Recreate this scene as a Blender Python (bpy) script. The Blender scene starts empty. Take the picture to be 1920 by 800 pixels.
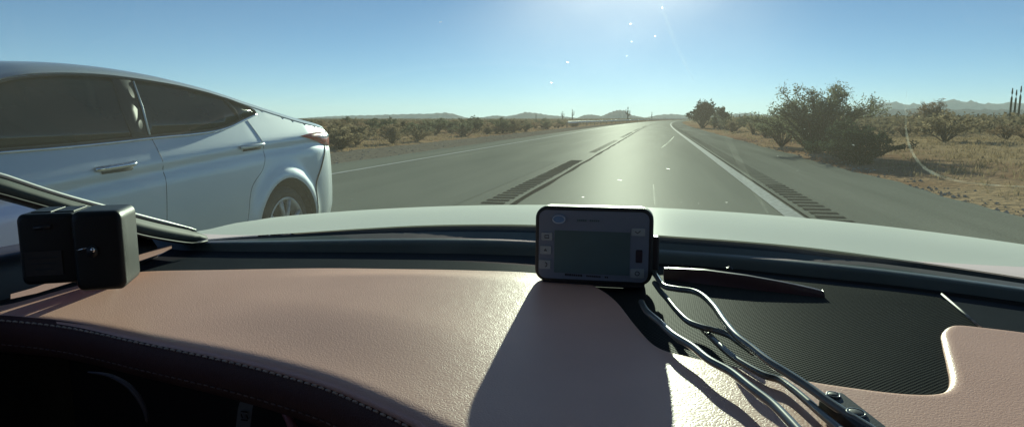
import bpy, math, random
import numpy as np
from mathutils import Vector, Matrix, Euler
from mathutils.geometry import delaunay_2d_cdt
from mathutils.bvhtree import BVHTree

random.seed(7); rng = np.random.default_rng(7)
S = bpy.context.scene
C = S.collection
R = math.radians

# ------------------------------------------------------------------ camera
FOC = 1250.0                                   # focal length in pixels of a 1920 wide frame
YAW = math.atan(273/FOC); PIT = math.atan(178/FOC); EYE = 1.2
cd = bpy.data.cameras.new('camera'); cam = bpy.data.objects.new('camera', cd); C.objects.link(cam)
cd.sensor_width = 36; cd.lens = FOC/1920*36; cd.clip_start = .02; cd.clip_end = 20000
cam.location = (0, 0, EYE); cam.rotation_euler = (R(90)-PIT, 0, YAW)
S.camera = cam
# ------------------------------------------------------------------ sky, sun, exposure
SUN_EL, SUN_AZ = R(13.0), R(-3.0)              # azimuth from +Y, clockwise
w = bpy.data.worlds.new('World'); S.world = w; w.use_nodes = True
nt = w.node_tree; bg = nt.nodes['Background']
sk = nt.nodes.new('ShaderNodeTexSky'); sk.sky_type = 'NISHITA'; sk.sun_disc = False
sk.sun_elevation = SUN_EL; sk.sun_rotation = SUN_AZ
sk.air_density = 0.52; sk.dust_density = 0.03; sk.ozone_density = 1.9; sk.altitude = 300
nt.links.new(sk.outputs[0], bg.inputs[0]); bg.inputs[1].default_value = 0.05
ld = bpy.data.lights.new('sun', 'SUN'); lo = bpy.data.objects.new('sun', ld); C.objects.link(lo)
ld.energy = 5.0; ld.angle = R(.5); ld.color = (1, .83, .58)
sd = Vector((math.sin(SUN_AZ)*math.cos(SUN_EL), math.cos(SUN_AZ)*math.cos(SUN_EL), math.sin(SUN_EL)))
lo.rotation_euler = sd.to_track_quat('Z', 'Y').to_euler(); lo.location = (0, 40, 60)
S.view_settings.view_transform = 'Standard'; S.view_settings.look = 'None'
S.view_settings.exposure = 0.80; S.view_settings.use_white_balance = True; S.view_settings.white_balance_temperature = 5700; S.view_settings.gamma = 1; S.view_settings.use_curve_mapping = False
S.cycles.transparent_max_bounces = 24; S.cycles.max_bounces = 8
S.cycles.sample_clamp_indirect = 6

# ------------------------------------------------------------------ helpers
FW = Vector((-math.sin(YAW)*math.cos(PIT), math.cos(YAW)*math.cos(PIT), -math.sin(PIT)))
RT = Vector((math.cos(YAW), math.sin(YAW), 0)); UP = RT.cross(FW)
EYEV = Vector((0, 0, EYE))
def ray(px, py): return FW*FOC + RT*(px-960) - UP*(py-400)
def onz(px, py, z):
    d = ray(px, py); return EYEV + d*((z-EYE)/d.z)
def ony(px, py, y):
    d = ray(px, py); return EYEV + d*(y/d.y)
def onx(px, py, x):
    d = ray(px, py); return EYEV + d*(x/d.x)

def mat(name, col, rough=.6, metal=0, col2=None, nscale=8, ndetail=4, bump=0, bscale=60, coat=0, spec=.5, bdist=.01, btype='noise', contrast=(.35,.65)):
    m = bpy.data.materials.new(name); m.use_nodes = True; t = m.node_tree; b = t.nodes['Principled BSDF']
    b.inputs['Base Color'].default_value = (*col, 1); b.inputs['Roughness'].default_value = rough
    b.inputs['Metallic'].default_value = metal; b.inputs['Coat Weight'].default_value = coat
    b.inputs['Specular IOR Level'].default_value = spec
    tc = t.nodes.new('ShaderNodeTexCoord')
    if col2:
        n = t.nodes.new('ShaderNodeTexNoise'); n.inputs['Scale'].default_value = nscale; n.inputs['Detail'].default_value = ndetail
        t.links.new(tc.outputs['Object'], n.inputs['Vector'])
        r = t.nodes.new('ShaderNodeValToRGB'); r.color_ramp.elements[0].color = (*col, 1); r.color_ramp.elements[1].color = (*col2, 1)
        r.color_ramp.elements[0].position = contrast[0]; r.color_ramp.elements[1].position = contrast[1]
        t.links.new(n.outputs[0], r.inputs[0]); t.links.new(r.outputs[0], b.inputs['Base Color'])
    if bump:
        if btype == 'noise':
            n = t.nodes.new('ShaderNodeTexNoise'); n.inputs['Detail'].default_value = 3
        else:
            n = t.nodes.new('ShaderNodeTexVoronoi'); n.feature = 'SMOOTH_F1'; n.inputs['Smoothness'].default_value = .6
        n.inputs['Scale'].default_value = bscale
        t.links.new(tc.outputs['Object'], n.inputs['Vector'])
        bp = t.nodes.new('ShaderNodeBump'); bp.inputs['Strength'].default_value = bump; bp.inputs['Distance'].default_value = bdist
        t.links.new(n.outputs[0], bp.inputs['Height']); t.links.new(bp.outputs[0], b.inputs['Normal'])
    return m

ORG = {}
def origin(o):
    while o.parent: o = o.parent
    return ORG.get(o.name, Vector((0, 0, 0)))
def thing(name, label, cat, loc=(0, 0, 0), rot=(0, 0, 0), group=None):
    o = bpy.data.objects.new(name, None); C.objects.link(o); o.empty_display_size = .1
    o.location = loc; o.rotation_euler = rot
    o['label'] = label; o['category'] = cat
    if group: o['group'] = group
    ORG[o.name] = Vector(loc)
    return o
def tag(o, label, cat, group=None):
    o['label'] = label; o['category'] = cat
    if group: o['group'] = group
    return o
def mk(name, vs, fs, m=None, parent=None, smooth=True, bevel=0, local=False, weld=0, sub=0, segs=3, kind=None):
    """one mesh object; vertices in world space unless local"""
    me = bpy.data.meshes.new(name)
    if parent and not local:
        og = origin(parent); vs = [(v[0]-og.x, v[1]-og.y, v[2]-og.z) for v in vs]
    me.from_pydata([tuple(v) for v in vs], [], [tuple(int(i) for i in f) for f in fs])
    o = bpy.data.objects.new(name, me); C.objects.link(o)
    if parent: o.parent = parent
    if m: me.materials.append(m)
    if smooth: me.polygons.foreach_set('use_smooth', [True]*len(me.polygons))
    if weld:
        md = o.modifiers.new('w', 'WELD'); md.merge_threshold = weld
    if bevel:
        md = o.modifiers.new('b', 'BEVEL'); md.width = bevel; md.segments = segs; md.limit_method = 'ANGLE'; md.angle_limit = R(30)
        md.harden_normals = True
    if sub:
        md = o.modifiers.new('s', 'SUBSURF'); md.levels = sub; md.render_levels = sub
    if kind: o['kind'] = kind
    return o
def box(cx, cy, cz, sx, sy, sz, M=None):
    v = [Vector((cx+sx*a/2, cy+sy*b/2, cz+sz*c/2)) for a in (-1, 1) for b in (-1, 1) for c in (-1, 1)]
    if M is not None: v = [M @ p for p in v]
    return v, [(0, 1, 3, 2), (4, 6, 7, 5), (0, 4, 5, 1), (2, 3, 7, 6), (0, 2, 6, 4), (1, 5, 7, 3)]
def join(parts):
    V, F = [], []
    for v, f in parts:
        k = len(V); V += list(v); F += [tuple(i+k for i in q) for q in f]
    return V, F
def smoothline(pts, n=8):
    """Catmull-Rom through points"""
    P = [Vector(p) for p in pts]; out = []
    for i in range(len(P)-1):
        a = P[max(i-1, 0)]; b = P[i]; c = P[i+1]; d = P[min(i+2, len(P)-1)]
        for k in range(n):
            t = k/n
            out.append(.5*((2*b)+(c-a)*t+(2*a-5*b+4*c-d)*t*t+(3*b-a-3*c+d)*t**3))
    out.append(P[-1]); return out
def tube(path, r, n=8, cap=True):
    path = [Vector(p) for p in path]; V, F = [], []
    N = len(path); up = Vector((0, 0, 1))
    for i, p in enumerate(path):
        t = (path[min(i+1, N-1)]-path[max(i-1, 0)]).normalized()
        a = t.cross(up)
        if a.length < 1e-3: a = t.cross(Vector((1, 0, 0)))
        a.normalize(); b = a.cross(t)
        rr = r[i] if hasattr(r, '__len__') else r
        for k in range(n):
            th = 2*math.pi*k/n; V.append(p+(a*math.cos(th)+b*math.sin(th))*rr)
    for i in range(N-1):
        for k in range(n):
            F.append((i*n+k, i*n+(k+1) % n, (i+1)*n+(k+1) % n, (i+1)*n+k))
    if cap: F += [tuple(range(n))[::-1], tuple((N-1)*n+k for k in range(n))]
    return V, F
def loft(curves, closed=False):
    n = len(curves[0]); V = [p for c in curves for p in c]; F = []
    for i in range(len(curves)-1):
        for k in range(n if closed else n-1):
            F.append((i*n+k, i*n+(k+1) % n, (i+1)*n+(k+1) % n, (i+1)*n+k))
    return V, F
def resample(pts, n):
    P = np.array([list(p) for p in pts]); d = np.r_[0, np.cumsum(np.linalg.norm(np.diff(P, axis=0), axis=1))]
    s = np.linspace(0, d[-1], n); return [Vector([np.interp(t, d, P[:, k]) for k in range(P.shape[1])]) for t in s]
def lerp(xs, x): return float(np.interp(x, [p[0] for p in xs], [p[1] for p in xs]))
def segdist(P, poly, closed=True):
    """distance of points P (n,2) to polyline"""
    A = np.array(poly); B = np.roll(A, -1, 0) if closed else A[1:]
    if not closed: A = A[:-1]
    D = np.full(len(P), 1e9)
    for a, b in zip(A, B):
        ab = b-a; L = (ab@ab) or 1e-12
        t = np.clip(((P-a)@ab)/L, 0, 1); q = a+t[:, None]*ab
        D = np.minimum(D, np.hypot(*(P-q).T))
    return D
def inside(P, poly):
    A = np.array(poly); n = len(A); c = np.zeros(len(P), bool); j = n-1
    for i in range(n):
        xi, yi = A[i]; xj, yj = A[j]
        k = ((yi > P[:, 1]) != (yj > P[:, 1])) & (P[:, 0] < (xj-xi)*(P[:, 1]-yi)/((yj-yi) or 1e-12)+xi)
        c ^= k; j = i
    return c
def cdt(outline, grid, rings=(), jitter=0):
    """triangulated sheet inside a 2D outline; returns pts (n,2), faces, distance to the outline, boundary count"""
    O = np.array([[p[0], p[1]] for p in outline]); lo_, hi = O.min(0), O.max(0)
    gx, gy = np.meshgrid(np.arange(lo_[0], hi[0], grid), np.arange(lo_[1], hi[1], grid)); G = np.c_[gx.ravel(), gy.ravel()]
    G = G[inside(G, O)]; dd = segdist(G, O); mn = max(rings) if rings else grid*.5
    G = G[dd > mn+grid*.4]
    pts = [O]
    T = np.roll(O, -1, 0)-np.roll(O, 1, 0); T /= np.linalg.norm(T, axis=1)[:, None]+1e-12
    area = 0.5*np.sum(O[:, 0]*np.roll(O[:, 1], -1)-np.roll(O[:, 0], -1)*O[:, 1])
    Nn = np.c_[-T[:, 1], T[:, 0]]*(1 if area > 0 else -1)
    for r_ in rings:
        Q = O+Nn*r_; dq = segdist(Q, O); Q = Q[(inside(Q, O)) & (dq > r_*.93)]; pts.append(Q)
    pts.append(G); A = np.vstack(pts); n = len(O)
    r = delaunay_2d_cdt([Vector(p) for p in A], [(i, (i+1) % n) for i in range(n)], [], 1, 1e-7)
    V = np.array([[p.x, p.y] for p in r[0]]); F = [tuple(f) for f in r[2]]
    D = segdist(V, O); return V, F, D
def edges_of(F):
    cnt = {}
    for f in F:
        for i in range(len(f)):
            a, b = f[i], f[(i+1) % len(f)]; cnt[(a, b)] = 1
    return [(a, b) for (a, b) in cnt if (b, a) not in cnt]

def dapple(t, dark, light, scale, lo_=.4, hi=.6, detail=6):
    tc = t.nodes.new('ShaderNodeTexCoord'); n = t.nodes.new('ShaderNodeTexNoise'); n.inputs['Scale'].default_value = scale; n.inputs['Detail'].default_value = detail
    t.links.new(tc.outputs['Object'], n.inputs['Vector'])
    r = t.nodes.new('ShaderNodeValToRGB'); r.color_ramp.elements[0].color = (*dark, 1); r.color_ramp.elements[1].color = (*light, 1)
    r.color_ramp.elements[0].position = lo_; r.color_ramp.elements[1].position = hi
    t.links.new(n.outputs[0], r.inputs[0]); return r

# ------------------------------------------------------------------ materials
def asphalt(name, a, b, rough):
    m = bpy.data.materials.new(name); m.use_nodes = True; t = m.node_tree; p = t.nodes['Principled BSDF']; p.inputs['Specular IOR Level'].default_value = .16
    tc = t.nodes.new('ShaderNodeTexCoord')
    mp = t.nodes.new('ShaderNodeMapping'); mp.inputs['Scale'].default_value = (1.1, .06, 1); t.links.new(tc.outputs['Object'], mp.inputs[0])
    n1 = t.nodes.new('ShaderNodeTexNoise'); n1.inputs['Scale'].default_value = 1.0; n1.inputs['Detail'].default_value = 5; t.links.new(mp.outputs[0], n1.inputs[0])
    n2 = t.nodes.new('ShaderNodeTexNoise'); n2.inputs['Scale'].default_value = 45; n2.inputs['Detail'].default_value = 4; t.links.new(tc.outputs['Object'], n2.inputs[0])
    mx = t.nodes.new('ShaderNodeMix'); mx.inputs[0].default_value = .45; t.links.new(n1.outputs[0], mx.inputs[2]); t.links.new(n2.outputs[0], mx.inputs[3])
    r = t.nodes.new('ShaderNodeValToRGB'); r.color_ramp.elements[0].position = .35; r.color_ramp.elements[1].position = .65
    r.color_ramp.elements[0].color = (*a, 1); r.color_ramp.elements[1].color = (*b, 1)
    t.links.new(mx.outputs[0], r.inputs[0]); t.links.new(r.outputs[0], p.inputs['Base Color'])
    rr = t.nodes.new('ShaderNodeMapRange'); rr.inputs[3].default_value = rough-.07; rr.inputs[4].default_value = rough+.07
    t.links.new(n1.outputs[0], rr.inputs[0]); t.links.new(rr.outputs[0], p.inputs['Roughness'])
    bp = t.nodes.new('ShaderNodeBump'); bp.inputs['Strength'].default_value = .35; bp.inputs['Distance'].default_value = .004
    t.links.new(n2.outputs[0], bp.inputs['Height']); t.links.new(bp.outputs[0], p.inputs['Normal'])
    return m
M_asph = asphalt('asphalt', (.19, .20, .168), (.30, .305, .25), .72)
M_asph_dark = asphalt('asphalt_dark', (.20, .21, .18), (.28, .285, .24), .76)
M_asph_sh = asphalt('asphalt_shoulder', (.15, .155, .13), (.33, .33, .275), .8)
M_paint = mat('road_paint', (.62, .62, .58), .6, col2=(.42, .42, .39), nscale=14)
M_slot = mat('slot_shade', (.06, .061, .056), .9)
M_seam = mat('tar_seam', (.015, .015, .015), .55)
M_gravel = mat('gravel', (.20, .17, .14), .95, col2=(.30, .26, .21), nscale=6, bump=.6, bscale=30, bdist=.03)
def ground_mat():
    m = bpy.data.materials.new('desert_ground'); m.use_nodes = True; t = m.node_tree; p = t.nodes['Principled BSDF']; p.inputs['Roughness'].default_value = .95
    p.inputs['Specular IOR Level'].default_value = .1
    a = dapple(t, (.31, .18, .11), (.47, .31, .19), .35, .38, .62)       # bare soil
    b = dapple(t, (.46, .32, .18), (.55, .40, .24), .8, .35, .7)          # straw
    c = dapple(t, (0, 0, 0), (1, 1, 1), .09, .46, .56, 3)
    mx = t.nodes.new('ShaderNodeMix'); mx.data_type = 'RGBA'
    geo = t.nodes.new('ShaderNodeNewGeometry'); sp = t.nodes.new('ShaderNodeSeparateXYZ'); t.links.new(geo.outputs['Position'], sp.inputs[0])
    mr = t.nodes.new('ShaderNodeMapRange'); mr.inputs[1].default_value = 7.5; mr.inputs[2].default_value = 11; t.links.new(sp.outputs[0], mr.inputs[0])
    ml = t.nodes.new('ShaderNodeMath'); ml.operation = 'MULTIPLY'; t.links.new(c.outputs[0], ml.inputs[0]); ml.inputs[1].default_value = .6
    ad = t.nodes.new('ShaderNodeMath'); ad.operation = 'ADD'; ad.use_clamp = True; t.links.new(ml.outputs[0], ad.inputs[0]); 
    m2 = t.nodes.new('ShaderNodeMath'); m2.operation = 'MULTIPLY'; m2.inputs[1].default_value = .7; t.links.new(mr.outputs[0], m2.inputs[0]); t.links.new(m2.outputs[0], ad.inputs[1])
    t.links.new(ad.outputs[0], mx.inputs[0]); t.links.new(a.outputs[0], mx.inputs[6]); t.links.new(b.outputs[0], mx.inputs[7])
    t.links.new(mx.outputs[2], p.inputs['Base Color'])
    n2 = t.nodes.new('ShaderNodeTexNoise'); n2.inputs['Scale'].default_value = 5; n2.inputs['Detail'].default_value = 8
    t.links.new(geo.outputs['Position'], n2.inputs[0])
    bp = t.nodes.new('ShaderNodeBump'); bp.inputs['Strength'].default_value = .8; bp.inputs['Distance'].default_value = .12
    t.links.new(n2.outputs[0], bp.inputs['Height']); t.links.new(bp.outputs[0], p.inputs['Normal'])
    return m
M_ground = ground_mat()
def leafmat(name, a, b, trans=.3):
    m = bpy.data.materials.new(name); m.use_nodes = True; t = m.node_tree; t.nodes.remove(t.nodes['Principled BSDF'])
    out = t.nodes['Material Output']
    r = dapple(t, a, b, 5, .35, .65, 3)
    oi = t.nodes.new('ShaderNodeObjectInfo'); hs = t.nodes.new('ShaderNodeHueSaturation')
    mr = t.nodes.new('ShaderNodeMapRange'); mr.inputs[3].default_value = .75; mr.inputs[4].default_value = 1.3
    t.links.new(oi.outputs['Random'], mr.inputs[0]); t.links.new(mr.outputs[0], hs.inputs['Value']); t.links.new(r.outputs[0], hs.inputs['Color'])
    d = t.nodes.new('ShaderNodeBsdfDiffuse'); tr = t.nodes.new('ShaderNodeBsdfTranslucent'); mx = t.nodes.new('ShaderNodeMixShader'); mx.inputs[0].default_value = trans
    t.links.new(hs.outputs[0], d.inputs[0]); t.links.new(hs.outputs[0], tr.inputs[0]); t.links.new(d.outputs[0], mx.inputs[1]); t.links.new(tr.outputs[0], mx.inputs[2])
    t.links.new(mx.outputs[0], out.inputs[0]); return m
M_creo = leafmat('scrub_leaves', (.20, .165, .10), (.30, .24, .155), .45)
M_green = leafmat('green_leaves', (.125, .135, .085), (.20, .20, .13), .45)
M_dark = leafmat('dark_leaves', (.05, .07, .045), (.09, .11, .065), .35)
M_brown = leafmat('brown_leaves', (.24, .165, .105), (.34, .25, .165), .45)
M_straw = leafmat('straw', (.30, .22, .13), (.42, .32, .19), .3)
M_bark = mat('bark', (.09, .065, .045), .9, col2=(.16, .12, .09), nscale=20)
M_cact = mat('cactus_skin', (.06, .075, .04), .8, col2=(.1, .11, .06), nscale=4)
M_hill = mat('hill_rock', (.12, .085, .065), .95, col2=(.2, .14, .1), nscale=.01, bump=.5, bscale=.02, bdist=20)
M_rock = mat('pale_stone', (.35, .3, .25), .9, col2=(.5, .44, .38), nscale=5)
M_steel = mat('galvanised', (.55, .56, .56), .5, .3, col2=(.42, .43, .43), nscale=3)
M_post = mat('rail_post', (.18, .14, .1), .9, col2=(.25, .2, .15), nscale=9)

M_silver = mat('silver_paint', (.60, .67, .72), .42, .4, coat=.5, col2=(.57, .64, .69), nscale=2)
M_silver.node_tree.nodes['Principled BSDF'].inputs['Coat Roughness'].default_value = .05
M_white = mat('white_paint', (.85, .87, .80), .45, 0, coat=0, col2=(.82, .84, .77), nscale=3)
M_cglass = mat('tinted_glass', (.010, .018, .018), .08, 0, spec=.18, col2=(.016, .026, .024), nscale=1.5)
M_cpil = mat('gloss_pillar', (.05, .055, .06), .4, 0, coat=0, col2=(.07, .075, .08), nscale=8)
M_chrome = mat('chrome', (.75, .76, .77), .15, 1, col2=(.65, .66, .67), nscale=12)
M_gap_shade = mat('panel_gap_shade', (.01, .011, .012), .7)
M_red = mat('red_lens', (.55, .06, .04), .25, 0, coat=.3, col2=(.38, .035, .025), nscale=25)
M_tyre = mat('tyre_rubber', (.018, .018, .018), .8, col2=(.03, .03, .03), nscale=30)
M_rim = mat('alloy', (.62, .63, .64), .45, .4, col2=(.34, .35, .36), nscale=10)
M_arch = mat('arch_liner', (.008, .008, .009), .95)
M_lamp = mat('clear_lens', (.6, .62, .64), .1, 0, coat=1, col2=(.5, .52, .54), nscale=15)

def leather(name, a, b, rough=.42, bump=.9, scale=330):
    m = bpy.data.materials.new(name); m.use_nodes = True; t = m.node_tree; p = t.nodes['Principled BSDF']
    p.inputs['Roughness'].default_value = rough; p.inputs['Specular IOR Level'].default_value = .3
    r = dapple(t, a, b, 7, .3, .7, 3); t.links.new(r.outputs[0], p.inputs['Base Color'])
    tc = t.nodes.new('ShaderNodeTexCoord')
    nz = t.nodes.new('ShaderNodeTexNoise'); nz.inputs['Scale'].default_value = 60; t.links.new(tc.outputs['Object'], nz.inputs[0])
    ad = t.nodes.new('ShaderNodeMix'); ad.data_type = 'RGBA'; ad.inputs[0].default_value = .012
    t.links.new(tc.outputs['Object'], ad.inputs[6]); t.links.new(nz.outputs['Color'], ad.inputs[7])
    v = t.nodes.new('ShaderNodeTexVoronoi'); v.feature = 'DISTANCE_TO_EDGE'; v.inputs['Scale'].default_value = scale
    t.links.new(ad.outputs[2], v.inputs['Vector'])
    mr = t.nodes.new('ShaderNodeMapRange'); mr.inputs[1].default_value = 0; mr.inputs[2].default_value = .25; t.links.new(v.outputs['Distance'], mr.inputs[0])
    bp = t.nodes.new('ShaderNodeBump'); bp.inputs['Strength'].default_value = bump; bp.inputs['Distance'].default_value = .0005
    t.links.new(mr.outputs[0], bp.inputs['Height']); t.links.new(bp.outputs[0], p.inputs['Normal'])
    return m
M_leather = leather('rose_leather', (.70, .405, .315), (.77, .455, .36), .45, .25, 290)
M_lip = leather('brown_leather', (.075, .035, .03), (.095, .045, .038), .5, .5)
M_thread = mat('pale_thread', (.6, .52, .45), .7, col2=(.5, .43, .37), nscale=80)
M_blk = mat('black_plastic', (.012, .013, .015), .45, 0, col2=(.018, .019, .021), nscale=30, bump=.2, bscale=500, bdist=.0005)
M_blk2 = mat('black_void', (.006, .006, .007), .7)
M_soft = mat('dark_soft_plastic', (.022, .027, .036), .7, 0, spec=.15, col2=(.028, .034, .043), nscale=12, bump=.4, bscale=700, bdist=.0006)
M_cowl = mat('cowl_plastic', (.05, .068, .064), .4, 0, col2=(.07, .09, .085), nscale=9, bump=.2, bscale=40, bdist=.002)
M_seal_shade = mat('seal_gap_shade', (.006, .007, .008), .6)  # pillar seal, and the painted shadow of the dash-edge gap
M_mould = mat('bright_moulding', (.8, .82, .78), .45, .3, col2=(.7, .72, .68), nscale=14)
M_head = mat('headliner', (.16, .155, .15), .95, col2=(.2, .19, .18), nscale=40)
M_ridge = mat('maroon_plastic', (.05, .022, .024), .35, col2=(.07, .03, .03), nscale=20)
def mesh_mat():
    m = bpy.data.materials.new('speaker_mesh'); m.use_nodes = True; t = m.node_tree; p = t.nodes['Principled BSDF']
    p.inputs['Roughness'].default_value = .7; p.inputs['Specular IOR Level'].default_value = .12
    tc = t.nodes.new('ShaderNodeTexCoord'); mp = t.nodes.new('ShaderNodeMapping'); mp.inputs['Rotation'].default_value = (0, 0, R(45)); t.links.new(tc.outputs['Object'], mp.inputs[0])
    v = t.nodes.new('ShaderNodeTexVoronoi'); v.inputs['Scale'].default_value = 270; v.inputs['Randomness'].default_value = 0; v.voronoi_dimensions = '2D'
    t.links.new(mp.outputs[0], v.inputs['Vector'])
    r = t.nodes.new('ShaderNodeValToRGB'); r.color_ramp.elements[0].position = .36; r.color_ramp.elements[1].position = .52
    r.color_ramp.elements[0].color = (.002, .002, .003, 1); r.color_ramp.elements[1].color = (.065, .07, .065, 1)
    t.links.new(v.outputs['Distance'], r.inputs[0]); t.links.new(r.outputs[0], p.inputs['Base Color'])
    bp = t.nodes.new('ShaderNodeBump'); bp.inputs['Strength'].default_value = .8; bp.inputs['Distance'].default_value = .0008
    t.links.new(v.outputs['Distance'], bp.inputs['Height']); t.links.new(bp.outputs[0], p.inputs['Normal'])
    return m
M_mesh = mesh_mat()
def glass_mat():
    m = bpy.data.materials.new('windshield_glass'); m.use_nodes = True; t = m.node_tree; t.nodes.remove(t.nodes['Principled BSDF'])
    out = t.nodes['Material Output']
    tr = t.nodes.new('ShaderNodeBsdfTransparent'); tr.inputs[0].default_value = (.69, .87, .81, 1)
    gl = t.nodes.new('ShaderNodeBsdfGlossy'); gl.inputs['Roughness'].default_value = .02; gl.inputs[0].default_value = (1, 1, 1, 1)
    fr = t.nodes.new('ShaderNodeFresnel'); fr.inputs[0].default_value = 1.14
    mx = t.nodes.new('ShaderNodeMixShader'); t.links.new(fr.outputs[0], mx.inputs[0]); t.links.new(tr.outputs[0], mx.inputs[1]); t.links.new(gl.outputs[0], mx.inputs[2])
    du = t.nodes.new('ShaderNodeBsdfRefraction'); du.inputs[0].default_value = (.95, 1, .93, 1); du.inputs['Roughness'].default_value = 1.0; du.inputs['IOR'].default_value = 1.15
    tl = t.nodes.new('ShaderNodeBsdfTranslucent'); tl.inputs[0].default_value = (.88, 1, .80, 1)
    dm = t.nodes.new('ShaderNodeMixShader'); dm.inputs[0].default_value = .12; t.links.new(tl.outputs[0], dm.inputs[1]); t.links.new(du.outputs[0], dm.inputs[2])
    d2 = dapple(t, (.022, .022, .022), (.038, .038, .038), 5, .3, .8, 5)
    m2 = t.nodes.new('ShaderNodeMixShader'); t.links.new(d2.outputs[0], m2.inputs[0]); t.links.new(mx.outputs[0], m2.inputs[1]); t.links.new(dm.outputs[0], m2.inputs[2])
    t.links.new(m2.outputs[0], out.inputs[0]); return m
M_glass = glass_mat()
def splat_mat():
    m = bpy.data.materials.new('insect_residue'); m.use_nodes = True; t = m.node_tree; t.nodes.remove(t.nodes['Principled BSDF'])
    a = t.nodes.new('ShaderNodeBsdfRefraction'); a.inputs['Roughness'].default_value = .6; a.inputs['IOR'].default_value = 1.15
    b = t.nodes.new('ShaderNodeBsdfTranslucent'); r = dapple(t, (.7, .72, .65), (.95, .95, .9), 400); t.links.new(r.outputs[0], b.inputs[0])
    x = t.nodes.new('ShaderNodeMixShader'); t.links.new(a.outputs[0], x.inputs[1]); t.links.new(b.outputs[0], x.inputs[2]); x.inputs[0].default_value = .5
    tr = t.nodes.new('ShaderNodeBsdfTransparent'); y = t.nodes.new('ShaderNodeMixShader'); y.inputs[0].default_value = .42
    t.links.new(tr.outputs[0], y.inputs[1]); t.links.new(x.outputs[0], y.inputs[2]); t.links.new(y.outputs[0], t.nodes['Material Output'].inputs[0]); return m
M_splat = splat_mat()

def sheen(m, wgt, rough):
    """rough surface whose gloss does not rise to a mirror at grazing angles"""
    t = m.node_tree; p = t.nodes['Principled BSDF']; p.inputs['Specular IOR Level'].default_value = 0
    g = t.nodes.new('ShaderNodeBsdfGlossy'); g.inputs['Roughness'].default_value = rough; g.inputs[0].default_value = (1, 1, 1, 1)
    if p.inputs['Normal'].links: t.links.new(p.inputs['Normal'].links[0].from_socket, g.inputs['Normal'])
    x = t.nodes.new('ShaderNodeMixShader'); x.inputs[0].default_value = wgt
    t.links.new(p.outputs[0], x.inputs[1]); t.links.new(g.outputs[0], x.inputs[2]); t.links.new(x.outputs[0], t.nodes['Material Output'].inputs[0])
sheen(M_asph, .016, .5); sheen(M_asph_dark, .012, .5); sheen(M_asph_sh, .01, .6); sheen(M_paint, .04, .5); sheen(M_ground, .0, .9); sheen(M_gravel, .0, .9)
sheen(M_leather, .13, .40); sheen(M_soft, .02, .6); sheen(M_mesh, .02, .5); sheen(M_seam, .004, .5); sheen(M_white, .02, .3); sheen(M_cglass, .05, .08); sheen(M_cpil, .015, .4); sheen(M_rock, 0, .9); sheen(M_hill, 0, .9); sheen(M_slot, 0, .9)
# ------------------------------------------------------------------ road and ground
def cx(y): return 0 if y < 60 else (y-60)**2/9000
ROADY = list(np.r_[-40, np.arange(-20, 60, 4), np.arange(60, 300, 10), np.arange(300, 1300, 30)])
def gz(x, y):
    d = max(0, (x-cx(y)-4.6)) if x > cx(y) else max(0, (cx(y)-11.3-x))
    a = min(1, d/12.)
    return -.07 + a*(.18*math.sin(x*.21+1)*math.sin(y*.13)+.12*math.sin(x*.07+y*.05)) - .0*d
def strip(name, x0, x1, z, m, ys=ROADY, thick=.0, wav=(0, 0), kind='structure', parent=None):
    V, F = [], []
    for y in ys:
        c = cx(y); a = c+x0+wav[0]*(math.sin(y*1.7)+math.sin(y*.63+1)+.6*math.sin(y*4.1)); b = c+x1+wav[1]*(math.sin(y*1.3+2)+math.sin(y*.57)+.6*math.sin(y*3.7))
        if thick: V += [(a-.05, y, z-thick), (a, y, z), (b, y, z), (b+.05, y, z-thick)]
        else: V += [(a, y, z), (b, y, z)]
    n = 4 if thick else 2
    for i in range(len(ys)-1):
        for k in range(n-1): F.append((i*n+k, i*n+k+1, (i+1)*n+k+1, (i+1)*n+k))
    return mk(name, V, F, m, smooth=False, kind=kind, parent=parent)
gxs = np.r_[-6000, -3000, -1500, -800, -400, -200, np.arange(-100, -20, 8), np.arange(-20, 40, 1.5), np.arange(40, 120, 8), 200, 400, 800, 1500, 3000, 6000]
gys = np.r_[-300, -60, np.arange(-20, 80, 2), np.arange(80, 200, 8), 260, 350, 500, 700, 1000, 1500, 2500, 4000, 7000, 9000]
V = [(x, y, gz(x, y)) for y in gys for x in gxs]; n = len(gxs)
F = [(j*n+i, j*n+i+1, (j+1)*n+i+1, (j+1)*n+i) for j in range(len(gys)-1) for i in range(n-1)]
mk('ground', V, F, M_ground, kind='structure')
fy = list(np.r_[-40, np.arange(-20, 90, .5), np.arange(90, 300, 10), np.arange(300, 1300, 30)])
strip('gravel_shoulder', -11.6, -8.2, -.035, M_gravel, fy, .06, (.12, 0))
strip('road', -8.4, 4.4, 0, M_asph, fy, .08, (.03, .05))
strip('road_shoulder', 1.95, 4.36, .004, M_asph_sh, fy, 0, (0, .05))
yp = [y for y in ROADY if y < 18.5]+[18.6]
strip('resurfaced_lane', -6.75, -2.75, .004, M_asph_dark, yp)
mk('edge_line', *(lambda s: (s[0], s[1]))(loft([[Vector((cx(y)-6.98, y, .008)), Vector((cx(y)-6.83, y, .008))] for y in ROADY])), M_paint, kind='structure', smooth=False)
mk('edge_line', *loft([[Vector((cx(y)+1.55, y, .009)), Vector((cx(y)+1.76, y, .009))] for y in ROADY]), M_paint, kind='structure', smooth=False)
mk('tar_seam', *loft([[Vector((cx(y)-2.02+.015*math.sin(y), y, .005)), Vector((cx(y)-1.93+.015*math.sin(y*1.7), y, .005))] for y in fy]), M_seam, kind='structure', smooth=False)
mk('tar_seam', *loft([[Vector((cx(y)+1.79, y, .011)), Vector((cx(y)+1.82, y, .011))] for y in fy]), M_seam, kind='structure', smooth=False)
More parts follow.
